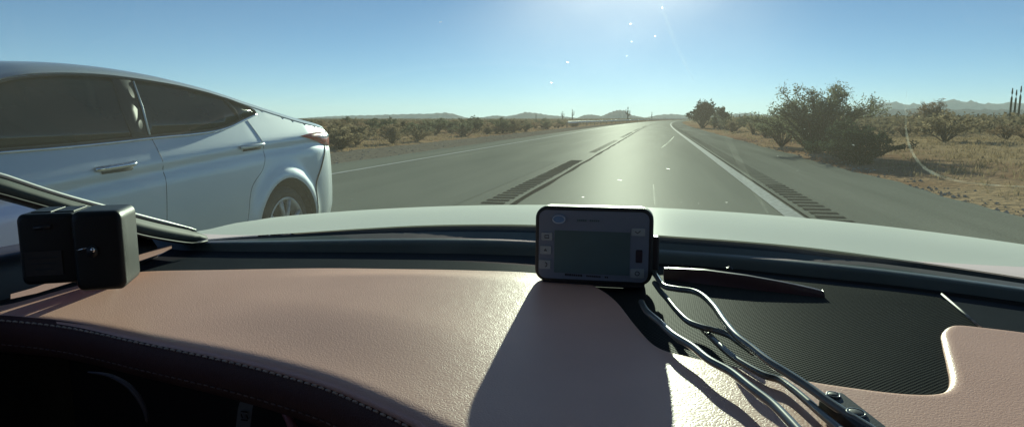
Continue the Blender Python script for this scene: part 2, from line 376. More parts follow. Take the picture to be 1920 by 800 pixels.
# milled rumble slots: flat strips in rows, the recess shade put into their dark colour
V, F = [], []
def slot(xc, y, wx, wy, z):
    k = len(V); a = cx(y)
    V.extend([(a+xc-wx/2, y-wy/2, z), (a+xc+wx/2, y-wy/2, z), (a+xc+wx/2, y+wy/2, z), (a+xc-wx/2, y+wy/2, z)]); F.append((k, k+1, k+2, k+3))
for (a, b) in [(9.2, 19.4), (23.8, 37.5), (43, 60), (66, 84), (90, 110)]:
    y = a
    while y < b: slot(-2.28+random.uniform(-.012, .012), y, .34 if a < 20 else .24, .15 if a < 20 else .10, .009); y += .33
mk('rumble_slots', V, F, M_slot, kind='structure', smooth=False)
V, F = [], []
y = 6.2
while y < 120:
    slot(2.08+random.uniform(-.01, .01), y, .34, .15 if y < 13 else .07, .011); y += .36
mk('rumble_slots', V, F, M_slot, kind='structure', smooth=False)

# ------------------------------------------------------------------ hills on the horizon
def hill(prof, Z, m=M_hill, depth=500):
    """prof: (px, height px above the horizon); a ridge of that skyline, at range Z"""
    n = 70; xs = np.linspace(prof[0][0], prof[-1][0], n); V, F = [], []
    hs = np.array([lerp(prof, x) for x in xs]) + np.convolve(rng.normal(0, .5, n+4), np.ones(5)/5, 'valid')
    hs = np.maximum(hs, .2); hs[0] = hs[-1] = -1
    K = 9
    for j in range(K):
        s = j/(K-1); prof_ = math.sin(s*math.pi)**.8 if s <= .5 else math.sin(s*math.pi)
        for i in range(n):
            p = ony(xs[i], 222, Z); q = p*1.0; rr = 1+ (s-.5)*depth/Z
            hh = (hs[i]/1250*(p-EYEV).dot(FW)+EYE+2)*prof_*(1+.25*math.sin(i*1.9+j*2.1)*(0 if j == K//2 else 1)*.8)-2
            V.append((q.x*rr, q.y*rr, hh))
    for j in range(K-1):
        for i in range(n-1): F.append((j*n+i, j*n+i+1, (j+1)*n+i+1, (j+1)*n+i))
    return mk('hills', V, F, m, kind='structure', smooth=True)
hill([(560, 0), (640, 5), (700, 6), (760, 7.5), (800, 8), (838, 10), (852, 8), (870, 2), (890, 0)], 3200)
hill([(880, 0), (905, 2), (930, 5), (950, 4), (965, 6), (985, 11), (1000, 10), (1030, 6), (1060, 3), (1090, 0)], 3000)
hill([(1080, 0), (1095, 6), (1110, 7), (1128, 4), (1142, 10), (1160, 15), (1172, 13), (1185, 5), (1200, 3), (1220, 0)], 2600)
hill([(1200, 0), (1235, 6), (1262, 8), (1290, 5), (1350, 7), (1400, 9), (1440, 6), (1480, 0)], 3400)
hill([(1560, 0), (1620, 18), (1660, 30), (1690, 26), (1730, 24), (1770, 33), (1800, 31), (1850, 26), (1900, 28), (1960, 26), (2100, 30), (2300, 0)], 4200, depth=900)
hill([(1500, 0), (1560, 10), (1640, 14), (1700, 17), (1800, 16), (1900, 15), (2050, 18), (2200, 0)], 2400)

# ------------------------------------------------------------------ air between here and the hills
hz = mk('haze', *box(0, 4400, 78, 12600, 9700, 164), smooth=False, kind='stuff')
hm = bpy.data.materials.new('haze_air'); hm.use_nodes = True; t_ = hm.node_tree; t_.nodes.remove(t_.nodes['Principled BSDF'])
pv = t_.nodes.new('ShaderNodeVolumePrincipled'); pv.inputs['Color'].default_value = (.82, .92, 1, 1); pv.inputs['Density'].default_value = .00012; pv.inputs['Anisotropy'].default_value = .2
t_.links.new(pv.outputs[0], t_.nodes['Material Output'].inputs['Volume']); hz.data.materials.append(hm)

# ------------------------------------------------------------------ vegetation
def bush_mesh(h, wd, stems, leaves, lsz, seed, droop=.15, base=.15, fine=2.0, tmin=.22):
    r = np.random.default_rng(seed); SV, SF, LV, LF = [], [], [], []
    for s in range(stems):
        az = r.uniform(0, 2*math.pi); lean = r.uniform(.05, 1)**.7
        L = h*r.uniform(.65, 1.05); tip = np.array([math.cos(az)*lean*wd/2*r.uniform(.7, 1.1), math.sin(az)*lean*wd/2*r.uniform(.7, 1.1), L*(1-.45*lean**fine)])
        st = np.array([math.cos(az)*base*h*.3*lean, math.sin(az)*base*h*.3*lean, 0])
        n = 5; path = []
        for i in range(n+1):
            t = i/n; p = st*(1-t)+tip*t; p[2] += math.sin(t*math.pi)*.12*h; p += r.normal(0, .02*h, 3)*(t > 0)*(t < 1)
            path.append(p)
        v, f = tube([Vector(p) for p in path], [max(.004, .018*h*(1-.85*i/n)) for i in range(n+1)], 4)
        k = len(SV); SV += v; SF += [tuple(i+k for i in q) for q in f]
        P = np.array(path); m = int(leaves/stems)
        # twigs with leaves along them
        tw = max(3, m//14)
        for q in range(tw):
            t = r.uniform(tmin, 1)**.8; i = min(int(t*n), n-1); b = P[i]*(1-(t*n-i))+P[i+1]*(t*n-i)
            d = r.normal(0, 1, 3); d[2] = abs(d[2])*.7+.1; d /= np.linalg.norm(d); tl = h*r.uniform(.1, .24)*(1.2-.5*t)
            if q % 3 == 0:
                v, f = tube([Vector(b), Vector(b+d*tl)], [.006*h, .002*h], 3); k = len(SV); SV += v; SF += [tuple(i+k for i in qq) for qq in f]
            for _ in range(14):
                c = b+d*tl*r.uniform(.15, 1.05)+r.normal(0, .025*h, 3)
                if c[2] < .02: c[2] = .03
                a = r.normal(0, 1, 3); a /= np.linalg.norm(a); e = np.cross(a, r.normal(0, 1, 3)); e /= np.linalg.norm(e)+1e-9
                sz = lsz*r.uniform(.6, 1.4); k = len(LV)
                LV += [c-a*sz, c-e*sz*.45, c+a*sz, c+e*sz*.45]; LF.append((k, k+1, k+2, k+3))
    return SV, SF, LV, LF
def make_bush(name, label, cat, params, lm, group=None, stemname='stem', leafname='foliage'):
    t = thing(name, label, cat, (0, 0, 0), group=group)
    SV, SF, LV, LF = bush_mesh(**params)
    mk(stemname, SV, SF, M_bark, t, local=True); mk(leafname, LV, LF, lm, t, local=True, smooth=False)
    return t
def dup(root, loc, rz=0, sc=1, label=None, group=None, first=[]):
    if root.name not in first and not root.get('_used'):
        root['_used'] = 1; r = root
    else:
        r = root.copy(); C.objects.link(r)
        for ch in root.children:
            c = ch.copy(); C.objects.link(c); c.parent = r
            for g in ch.children:
                d = g.copy(); C.objects.link(d); d.parent = c
    r.location = loc; r.rotation_euler = (0, 0, rz); r.scale = (sc, sc, sc) if not hasattr(sc, '__len__') else sc
    if label: r['label'] = label
    if group: r['group'] = group
    return r
def gpt(px, Z):
    """ground point under pixel column px at forward range Z (along +Y)"""
    p = ony(px, 222, Z); return (p.x, p.y, gz(p.x, p.y))

# named near plants, right side
def plant(name, label, cat, px, Z, params, lm, rz=0, **k):
    t = make_bush(name, label, cat, params, lm, **k); t.location = gpt(px, Z); t.rotation_euler.z = rz; t['_used'] = 1; return t
plant('palo_verde', 'big airy green palo verde with feathery top beside the right shoulder', 'bush', 1535, 27,
      dict(h=2.62, wd=5.0, stems=46, leaves=19000, lsz=.040, seed=3, tmin=.04), M_green, leafname='crown', stemname='trunk')
plant('creosote_bush', 'dark low bush at the right foot of the big palo verde', 'bush', 1622, 20,
      dict(h=1.0, wd=3.2, stems=44, leaves=9500, lsz=.032, seed=5, tmin=.02, fine=1.2), M_dark)
plant('creosote_bush', 'dark rounded bush in front of the big palo verde, nearest the road', 'bush', 1590, 22,
      dict(h=1.25, wd=2.6, stems=34, leaves=8500, lsz=.034, seed=6, tmin=.02, fine=1.2), M_dark)
plant('creosote_bush', 'green bush leaning out at the left side of the big palo verde', 'bush', 1468, 33,
      dict(h=1.6, wd=3.2, stems=30, leaves=5000, lsz=.04, seed=8), M_green)
plant('desert_tree', 'dense dark round tree at the end of the right shoulder where the road bends', 'tree', 1318, 96,
      dict(h=3.5, wd=5.6, stems=46, leaves=9000, lsz=.13, seed=9), M_dark, leafname='crown', stemname='trunk')
plant('desert_tree', 'smaller grey-green tree touching the right side of the dense dark round tree', 'tree', 1352, 101,
      dict(h=2.9, wd=3.2, stems=26, leaves=4000, lsz=.12, seed=10), M_green, leafname='crown', stemname='trunk')
plant('desert_tree', 'brown bare-looking round tree standing out of the scrub left of the triple cactus', 'tree', 1745, 84,
      dict(h=3.6, wd=5.0, stems=40, leaves=4200, lsz=.07, seed=11), M_brown, leafname='crown', stemname='trunk')
# three source scrubs of each look, copied
src = {}
for i in range(3):
    src['c', i] = make_bush('scrub_bush', '', 'bush', dict(h=1.25, wd=1.9+.3*i, stems=24, leaves=2600, lsz=.045, seed=20+i), M_creo)
    src['b', i] = make_bush('scrub_bush', '', 'bush', dict(h=1.1, wd=1.7+.3*i, stems=26, leaves=2000, lsz=.04, seed=30+i), M_brown)
    src['g', i] = make_bush('scrub_bush', '', 'bush', dict(h=1.5, wd=2.4+.3*i, stems=26, leaves=3400, lsz=.05, seed=40+i), M_green)
LBL = dict(c='low olive scrub bush, one of many in the brushland beyond the left shoulder',
           b='low dry brown scrub bush in the brushland beyond the left shoulder',
           g='taller green scrub bush in the brushland beyond the left shoulder')
LBR = dict(c='olive scrub bush, one of many in the field right of the road',
           b='dry brown scrub bush scattered in the field right of the road',
           g='taller green scrub bush in the field right of the road')
GR = dict(c='olive', b='brown', g='green')
spots = []
def scatter(n, side, f):
    k = 0; tries = 0
    while k < n and tries < 5000:
        tries += 1; x, y, s = f()
        if any((x-a)**2+(y-b)**2 < (.7+.01*b)**2 for a, b in spots): continue
        spots.append((x, y)); t = random.choices('cbg', (5, 3, 2))[0]
        dup(src[t, random.randrange(3)], (x, y, gz(x, y)-.02), random.uniform(0, 6.28), (s*random.uniform(.85, 1.3), s*random.uniform(.85, 1.3), s*random.uniform(.65, .95)),
            (LBL if side < 0 else LBR)[t], '%s scrub bushes %s of the road' % (GR[t], 'left' if side < 0 else 'right'))
        k += 1
def fl():
    y = 14+random.random()**1.25*100; return cx(y)-12.9-random.random()**1.5*(6+.32*y), y, random.uniform(.75, 1.1)
scatter(190, -1, fl)
def fr():
    y = 34+random.random()**.9*110; l = 8+.02*y+random.random()**.8*(.55*y+10); return cx(y)+l, y, random.uniform(.75, 1.25)*(1.0+y/260)
scatter(82, 1, fr)
# a few bushes along the right verge in the mid distance
for i in range(16):
    y = 40+i*4.2; x = cx(y)+6.6+random.random()*1.5; spots.append((x, y))
    dup(src['g' if i % 2 else 'c', i % 3], (x, y, gz(x, y)), i*1.3, .75+.25*random.random(), 'scrub bush in the row along the right shoulder edge beyond the big palo verde', 'scrub bushes along the right shoulder')
# far brush: one mass
LV, LF = [], []
for i in range(34000):
    y = 118+random.random()**1.5*1300; sg = random.random()
    if sg < .5: x = cx(min(y, 1290))-14-random.random()**1.1*(y*1.0+40)
    else: x = cx(min(y, 1290))+8+random.random()**1.1*(y*.8+40)
    if i >= 26000: y = 62+random.random()*75; x = cx(y)+16+random.random()*(y*.8+30); sg = 1
    h = random.uniform(.5, 1.25)*(1.5 if sg > .5 else .8); cl = 5
    for q in range(cl):
        c = np.array([x+random.gauss(0, .9), y+random.gauss(0, .9), -.07+h*random.random()]); sz = (.22+.0004*y)*random.uniform(.5, 1.2)
        a = rng.normal(0, 1, 3); a /= np.linalg.norm(a); e = np.cross(a, rng.normal(0, 1, 3)); e /= np.linalg.norm(e)+1e-9; k = len(LV)
        LV += [c-a*sz, c-e*sz*.6, c+a*sz, c+e*sz*.6]; LF.append((k, k+1, k+2, k+3))
mk('distant_brush', LV, LF, leafmat('brush_mass', (.17, .145, .09), (.27, .215, .14)), smooth=False, kind='stuff')
# dry grass
def grass(name, f, n, hh):
    V, F = [], []
    for i in range(n):
        x, y = f(); z = gz(x, y)-.01
        for b in range(5):
            a = random.uniform(0, 6.28); h = hh*random.uniform(.5, 1.3); l = h*random.uniform(.2, .7); bx_, by_ = x+random.gauss(0, .07), y+random.gauss(0, .07)
            wd = .012+.0004*y; k = len(V)
            V += [(bx_-wd*math.sin(a), by_+wd*math.cos(a), z), (bx_+wd*math.sin(a), by_-wd*math.cos(a), z), (bx_+math.cos(a)*l, by_+math.sin(a)*l, z+h)]; F.append((k, k+1, k+2))
    mk(name, V, F, M_straw, smooth=False, kind='stuff')
def gr1():
    y = 9+random.random()**1.4*75; return cx(y)+5.3+random.random()**.8*(6+.75*y), y
grass('dry_grass', gr1, 9000, .14)
def gr2():
    y = 9+random.random()**1.4*70; return cx(y)-11.9-random.random()*(3+.3*y), y
grass('dry_grass', gr2, 3000, .13)
# loose stones on the verge
def stones(name, f, n, s0):
    V, F = [], []
    for i in range(n):
        x, y, z = f(); s = s0*random.uniform(.5, 1.6)*random.choice((.6, 1, 1.4)); k = len(V)
        for (a, b, c) in [(1, 0, 0), (-1, 0, 0), (0, 1, 0), (0, -1, 0), (0, 0, .7), (0, 0, -.6)]:
            V.append((x+s*a*random.uniform(.6, 1.3), y+s*b*random.uniform(.6, 1.3), z+s*c*random.uniform(.7, 1.2)))
        F += [tuple(k+q for q in t) for t in [(0, 2, 4), (2, 1, 4), (1, 3, 4), (3, 0, 4), (2, 0, 5), (1, 2, 5), (3, 1, 5), (0, 3, 5)]]
    mk(name, V, F, M_rock, smooth=False, kind='stuff')
def st1():
    y = 5+random.random()**1.5*40; return cx(y)+4.35+abs(random.gauss(0, .5)), y, -.05
stones('verge_stones', st1, 900, .022)
def st2():
    y = 8+random.random()**1.3*50; return cx(y)-8.3-random.random()*3.5, y, -.03
stones('verge_stones', st2, 700, .02)
# saguaros
def saguaro(h, arms, seed):
    r = random.Random(seed); t = thing('saguaro', '', 'cactus')
    def ribbed(path, rad):
        V, F = [], []; n = 24; N = len(path)
        base = tube(path, 1, n)[0]
        for i, p in enumerate(path):
            for k in range(n):
                q = base[i*n+k]-Vector(p); rr = (rad[i])*(1 if k % 2 else .82); V.append(Vector(p)+q*rr)
        for i in range(N-1):
            for k in range(n): F.append((i*n+k, i*n+(k+1) % n, (i+1)*n+(k+1) % n, (i+1)*n+k))
        F.append(tuple((N-1)*n+k for k in range(n))); return V, F
    rd = h*.045
    mk('trunk', *ribbed([Vector((.001*i, 0, h*i/8)) for i in range(8)]+[Vector((0, 0, h*.985)), Vector((0, 0, h))], [rd*.8]+[rd]*5+[rd*.95, rd*.85, rd*.5, rd*.1]), M_cact, t, local=True)
    for (sgn, z0, L) in arms:
        p = [Vector((sgn*rd*.6, 0, z0*h)), Vector((sgn*rd*2.2, 0, z0*h+.02*h)), Vector((sgn*rd*3.1, 0, z0*h+.08*h)), Vector((sgn*rd*3.2, 0, z0*h+.08*h+L*h)), Vector((sgn*rd*3.2, 0, z0*h+.1*h+L*h))]
        mk('arm', *ribbed(p, [rd*.55, rd*.65, rd*.65, rd*.6, rd*.15]), M_cact, t, local=True)
    return t
sA = saguaro(6, [(1, .4, .25), (-1, .5, .22)], 1); sB = saguaro(6, [], 2); sC = saguaro(6, [(1, .45, .3)], 3)
def sag(s, px, Z, sc, label, group=None):
    p = gpt(px, Z); dup(s, p, random.uniform(-.5, .5), sc, label, group)
sag(sB, 1893, 112, (.5, .5, .96), 'leftmost tall column of the triple saguaro on the right skyline')
sag(sB, 1901, 114, (.5, .5, .93), 'middle column of the triple saguaro on the right skyline')
sag(sB, 1909, 111, (.5, .5, 1.0), 'rightmost column of the triple saguaro on the right skyline')
sag(sC, 1631, 190, 1.0, 'lone saguaro poking up just right of the big palo verde')
sag(sA, 1055, 420, 1.0, 'saguaro on the left skyline, left one of a spaced pair')
sag(sC, 1073, 400, 1.1, 'taller saguaro on the left skyline, right one of a spaced pair')
sag(sA, 1177, 300, 1.05, 'tall saguaro beside the peaked hill left of the road bend')
sag(sB, 1005, 430, .8, 'small distant saguaro in front of the rounded hill left of the road')
sag(sB, 1222, 380, .8, 'small distant saguaro above the guardrail near the vanishing road')
for i, px in enumerate((1372, 1385, 1398, 1409, 1421)):
    sag(sB, px+random.uniform(-2, 2), 260, .55+.1*random.random(), 'short distant saguaro in the row between round tree and palo verde', 'row of distant saguaros')

# guardrail beyond the left shoulder
gy = list(np.arange(92, 640, 6.))
gr_ = thing('guardrail', 'long pale steel guardrail along the far left bend of the road', 'guardrail', (cx(92)-12.4, 92, 0))
def gpos(y): return Vector((cx(y)-12.4+max(0, (200-y))*.0, y, 0))
prof = [(0, .50), (.03, .54), (.03, .58), (0, .62), (0, .66), (.03, .70), (.03, .74), (0, .80)]
V, F = loft([[gpos(y)+Vector((a+.05, 0, z)) for a, z in prof]+[gpos(y)+Vector((a+.03, 0, z)) for a, z in prof[::-1]] for y in gy], closed=True)
mk('rail', V, F, M_steel, gr_)
for i, y in enumerate(gy[::2][:90]):
    p = gpos(y); mk('post', *box(p.x-.06, p.y, .36, .14, .16, .78), M_post, gr_, smooth=False)

# ------------------------------------------------------------------ the passing silver sedan
XC = -3.66
car = thing('sedan', 'silver-grey sedan with dark tinted windows passing in the left lane', 'car', (XC, 3.3, 0))
def Pw(y):
    v = .91
    if y > 4.95: v -= .28*((y-4.95)/.8)**2.5
    if y < 1.5: v -= .30*((1.5-y)/.65)**2.5
    return v
T_ = [(.84, .68), (.90, .73), (1.0, .80), (1.3, .90), (1.8, 1.0), (2.1, 1.19), (2.4, 1.36), (2.6, 1.425), (2.83, 1.455), (3.17, 1.468), (3.56, 1.448), (4.02, 1.387), (4.56, 1.272), (5.0, 1.185), (5.3, 1.148), (5.5, 1.13), (5.6, 1.115), (5.76, 1.06)]
def Tz(y): return sum(lerp(T_, y+d) for d in (-.15, -.1, -.05, 0, .05, .1, .15))/7
BELT = [(.9, .80), (1.6, .97), (2.0, 1.03), (2.37, 1.05), (3.0, 1.068), (3.36, 1.09), (3.85, 1.115), (4.18, 1.17), (4.5, 1.2), (4.75, 1.26), (5.75, 1.3)]
CREA = [(.9, .62), (1.2, .78), (2.0, .84), (2.8, .905), (3.5, .955), (4.2, 1.0), (5.0, 1.035), (5.6, 1.02)]
WH = [(1.76, .34), (4.56, .34)]
def hw(y, z):
    b = lerp(BELT, y); zc = lerp(CREA, y); zz = min(z, b)
    ins = .035*((zz-.62)/.4)**2 if zz < .62 else .02*((zz-.62)/.4)**2
    if z < .35: ins += (.35-z)*.25
    if zz > zc: ins += (zz-zc)*.33
    ins += .016*math.exp(-((zc-.035-z)/.035)**2)
    if .28 < z < .5: ins += .012*math.exp(-((z-.36)/.05)**2)
    if z > b: ins += (z-b)*.45
    for (a, c) in WH:
        r_ = math.hypot(y-a, z-c); ins -= .03*math.exp(-((r_-.43)/.07)**2)*(1 if z > .3 else .5)
    return Pw(y)-ins
def side(y, z, sgn, off=0): return Vector((XC+sgn*(hw(y, z)+off), y, z))
RE = [(.24, 5.50), (.35, 5.62), (.55, 5.72), (.75, 5.76), (.88, 5.75), (.97, 5.68), (1.06, 5.64)]
FE = [(.24, .98), (.4, .89), (.55, .86), (.65, .87), (.70, .88)]
out = []
for y in np.arange(1.0, 5.5, .05):
    z = .24
    for (a, c) in WH:
        if abs(y-a) < .415: z = max(z, c+math.sqrt(max(0, .415**2-(y-a)**2)))
    out.append((y, z))
o2 = []
for (y, z) in out: o2.append((y, z))
for (a, c) in WH:                                # crisp arch arcs replace the coarse samples
    ang = [math.asin((.24-c)/.415)]; aa = np.linspace(math.pi-ang[0], ang[0], 40)
    arc = [(a+.415*math.cos(t), c+.415*math.sin(t)) for t in aa]
    lo_i = [i for i, p in enumerate(o2) if p[0] < arc[0][0]-.01]; hi_i = [i for i, p in enumerate(o2) if p[0] > arc[-1][0]+.01]
    o2 = [o2[i] for i in lo_i]+arc+[o2[i] for i in hi_i]
rear = [(float(np.interp(z, [p[0] for p in RE], [p[1] for p in RE])), z) for z in np.linspace(.24, 1.05, 18)]
TE = .025
topys = list(np.arange(.90, 5.63, .04)); top = [(y, Tz(y)-TE) for y in topys[::-1]]
front = [(float(np.interp(z, [p[0] for p in FE], [p[1] for p in FE])), z) for z in np.linspace(.68, .24, 9)]
OUTL = o2+rear+top+front
V2, F2, D2 = cdt(OUTL, .025, (.012,))
BV, BF = [], []
for sgn in (1, -1):
    k = len(BV); BV += [side(y, z, sgn) for y, z in V2]; BF += [tuple(i+k for i in (f if sgn > 0 else f[::-1])) for f in F2]
def crown(f): return .065*(1-(1-f)**5)**.55
def topend(y): return max(0, min(1, (y-5.2)/.45))**2-max(0, min(1, (1.3-y)/.42))**2
def toppt(y, u):
    """u -1..1 across"""
    e = hw(y, Tz(y)-TE); f = 1-abs(u)
    return Vector((XC+e*u, y+topend(y)*.09*(1-u*u), Tz(y)-TE+crown(f)))
us = np.r_[np.linspace(-1, -.8, 8)[:-1], np.linspace(-.8, .8, 17), np.linspace(.8, 1, 8)[1:]]
us = np.sign(us)*np.abs(us)
v, f = loft([[toppt(y, u) for u in us] for y in topys]); k = len(BV); BV += v; BF += [tuple(i+k for i in q[::-1]) for q in f]
def cap(pts, sgn):
    n = 21; rows = []
    for (y, z) in pts:
        e = hw(y, z); t = (z-.24)/(1.09-.24) if sgn > 0 else (z-.24)/.44
        rows.append([Vector((XC+e*u, y+sgn*.09*(1-u*u), z+crown(1-abs(u))*max(0, t)**3)) for u in np.linspace(-1, 1, n)])
    return loft(rows)
v, f = cap(rear+[(5.62, Tz(5.62)-TE)], 1); k = len(BV); BV += v; BF += [tuple(i+k for i in q) for q in f]
v, f = cap(front+[] , -1); k = len(BV); BV += v; BF += [tuple(i+k for i in q) for q in f]
body = mk('body', BV, BF, M_silver, car, weld=.006)
def overlay(name, outline, off, m, parent, sgn=1, grid=.05, smooth_n=6, skirt=.012, dense=True):
    pts = outline
    if smooth_n: 
        q = smoothline([Vector((a, b, 0)) for a, b in outline+[outline[0]]], smooth_n)[:-1]; pts = [(p.x, p.y) for p in q]
    V2, F2, D2 = cdt(pts, grid); V = [side(y, z, sgn, off) for y, z in V2]; F = [f for f in F2]
    if sgn < 0: F = [f[::-1] for f in F]
    k = len(V); E = edges_of(F); V += [side(y, z, sgn, off-skirt) for y, z in V2]
    F = list(F)+[(b, a, a+k, b+k) for a, b in E]
    return mk(name, V, F, m, parent)
WIN = [(1.98, 1.045), (2.37, 1.062), (2.66, 1.07), (2.958, 1.082), (3.355, 1.103), (3.6, 1.112), (3.847, 1.128), (4.03, 1.155), (4.175, 1.19), (4.395, 1.243), (4.21, 1.312), (4.05, 1.347), (3.908, 1.372), (3.68, 1.402), (3.42, 1.42), (3.15, 1.428), (2.9, 1.42), (2.684, 1.395), (2.5, 1.352), (2.3, 1.245), (2.1, 1.13)]
def grow(o, d):
    q = [Vector((a, b)) for a, b in o]; n = len(q); r = []
    for i in range(n):
        t = (q[(i+1) % n]-q[i-1]).normalized(); r.append((q[i].x+t.y*d, q[i].y-t.x*d))
    return r
for sgn in (1, -1):
    wn = overlay('window', WIN, .006, M_cglass, car, sgn)
    # trim ring around the glass
    q = smoothline([Vector((a, b, 0)) for a, b in WIN+[WIN[0]]], 6)
    v, f = tube([side(p.x, p.y, sgn, .006) for p in q], .007, 6, cap=False); mk('frame', v, f, M_cpil, wn)
    low = smoothline([Vector((a, b-.012, 0)) for a, b in WIN[:10]], 6)
    v, f = tube([side(p.x, p.y, sgn, .004) for p in low], .008, 6); mk('trim', v, f, M_chrome, wn)
    pil = overlay('pillar', [(3.16, 1.098), (3.27, 1.104), (3.30, 1.25), (3.33, 1.415), (3.20, 1.419), (3.17, 1.25)], .011, M_cpil, car, sgn, smooth_n=0)
    v, f = tube([side(a, b, sgn, .012) for a, b in [(3.285, 1.11), (3.325, 1.27), (3.345, 1.41)]], .006, 6); mk('pillar_highlight', v, f, M_silver, pil)  # silver strip draws the light vertical highlight on the gloss pillar
    v, f = tube([side(a, b, sgn, .010) for a, b in [(4.17, 1.195), (4.15, 1.26), (4.10, 1.325)]], .010, 6); mk('divider', v, f, M_cpil, wn)
    for nm, L in (('door', [(3.30, 1.085), (3.31, .9), (3.28, .6), (3.24, .34)]), ('door', [(4.26, 1.185), (4.33, 1.0), (4.28, .85), (4.12, .72), (4.05, .5), (3.98, .36)]), ('front_fender', [(2.02, 1.03), (1.96, .8), (2.0, .6), (2.1, .36)])):
        q = smoothline([Vector((a, b, 0)) for a, b in L], 8)
        v, f = tube([side(p.x, p.y, sgn, -.0005) for p in q], .0022, 5); mk('panel_seam', v, f, M_gap_shade, car)
    q = smoothline([Vector((a, b, 0)) for a, b in [(5.28, 1.0), (5.25, .93), (5.13, .80), (5.02, .68), (4.985, .55), (4.99, .36)]], 8)  # dark line along the bumper seam, thickened to draw the fender's dark reflection
    v, f = tube([side(p.x, p.y, sgn, -.001) for p in q], [.004+.006*math.sin(i/(len(q)-1)*math.pi) for i in range(len(q))], 5); mk('bumper_shade_seam', v, f, M_gap_shade, car)
    # door handles
    for (y0, z0) in ((2.97, .952), (4.18, 1.012)):
        pts = [side(y0-.13, z0-.008, sgn, .004), side(y0-.10, z0-.004, sgn, .03), side(y0, z0+.002, sgn, .038), side(y0+.09, z0+.007, sgn, .034), side(y0+.12, z0+.010, sgn, .004)]
        v, f = tube(smoothline(pts, 4), .014, 8); h_ = mk('door_handle', v, f, M_chrome if y0 < 4 else M_silver, car)
        mk('handle_recess', *(lambda s: s)(tube([side(y0-.10, z0-.02, sgn, -.004), side(y0, z0-.016, sgn, -.002), side(y0+.1, z0-.012, sgn, -.004)], .018, 8)), M_cpil, h_)
    tl = overlay('tail_light', [(4.86, 1.062), (5.1, 1.085), (5.45, 1.085), (5.60, 1.065), (5.64, 1.0), (5.5, .965), (5.3, .975), (5.12, 1.01)], .012, M_red, car, sgn, grid=.03, skirt=.03)
    overlay('lens_strip', [(5.1, 1.045), (5.3, 1.06), (5.5, 1.06), (5.52, 1.045), (5.3, 1.04)], .017, M_lamp, tl, sgn, grid=.03, smooth_n=3)
    overlay('headlight', [(1.45, .80), (1.2, .76), (.98, .68), (.96, .60), (1.1, .60), (1.3, .66)], .008, M_lamp, car, sgn, grid=.03)
    for (a, c) in WH:
        X = XC+sgn*.80
        # wheel: axle along X
        wv, wf = [], []
        prof_ = [(.235, .09), (.30, .105), (.325, .09), (.335, .05), (.335, -.05), (.325, -.09), (.30, -.105), (.235, -.09)]
        n = 48
        for i in range(n):
            t = 2*math.pi*i/n
            for (r_, q) in prof_: wv.append(Vector((X+q, a+r_*math.cos(t), c+.015+r_*math.sin(t))))
        m_ = len(prof_)
        for i in range(n):
            for k in range(m_): wf.append((i*m_+k, i*m_+(k+1) % m_, ((i+1) % n)*m_+(k+1) % m_, ((i+1) % n)*m_+k))
        wheel = mk('wheel', wv, wf, M_tyre, car)
        rv, rf = [], []
        for t in np.linspace(0, 2*math.pi, 49):
            for (r_, q) in [(.252, .100), (.240, .104), (.230, .09), (.222, .02)]:
                rv.append(Vector((X+sgn*q, a+r_*math.cos(t), c+.015+r_*math.sin(t))))
        for i in range(48):
            for k in range(3): rf.append((i*4+k, i*4+k+1, i*4+4+k+1, i*4+4+k))
        parts = [(rv, rf)]
        for s in range(5):
            for ds in (-.13, .13):
                t0 = 2*math.pi*s/5+.3+ds*.6; t1 = 2*math.pi*s/5+.3+ds*1.9
                p0 = Vector((X+sgn*.075, a+.045*math.cos(t0), c+.015+.045*math.sin(t0))); p1 = Vector((X+sgn*.085, a+.235*math.cos(t1), c+.015+.235*math.sin(t1)))
                parts.append(tube([p0, p0.lerp(p1, .5)+Vector((sgn*.012, 0, 0)), p1], [.022, .017, .02], 6))
        parts.append(tube([Vector((X+sgn*.03, a, c+.015)), Vector((X+sgn*.1, a, c+.015))], .055, 20))
        mk('rim', *join(parts), M_rim, wheel)
        v, f = tube([Vector((X+sgn*.01, a, c+.015)), Vector((X+sgn*.02, a, c+.015))], .2, 24); mk('brake_disc', v, f, M_arch, wheel)
        # arch liner
        lr = []
        for t in np.linspace(-.25, math.pi+.25, 24):
            lr.append([Vector((XC+sgn*(hw(a, .7)-.02), a+.412*math.cos(t), c+.412*math.sin(t))), Vector((XC+sgn*.45, a+.40*math.cos(t), c+.40*math.sin(t)))])
        v, f = loft(lr); k = len(v); v += [Vector((XC+sgn*.46, a+.41*math.cos(t), c+.41*math.sin(t))) for t in np.linspace(0, 2*math.pi, 32)[:-1]]; f = f+[tuple(range(k, k+31))]
        mk('wheel_arch', v, f, M_arch, car)
mk('underbody', *box(XC, 3.3, .26, 1.5, 4.4, .1), M_arch, car, smooth=False)
for nm, y0, y1, e in (('windshield', 1.9, 2.58, .86), ('rear_window', 4.12, 5.0, .80)):
    v, f = loft([[toppt(y, u)+Vector((0, 0, .006)) for u in np.linspace(-e, e, 15)] for y in np.linspace(y0, y1, 12)]); mk(nm, v, [q[::-1] for q in f], M_cglass, car)
v, f = loft([[Vector((XC+u*.26, 5.86-.09*(u*.3)**2+.01, z)) for u in (-1, -.5, 0, .5, 1)] for z in (.80, .92)]); mk('plate_recess', v, f, M_cpil, car)

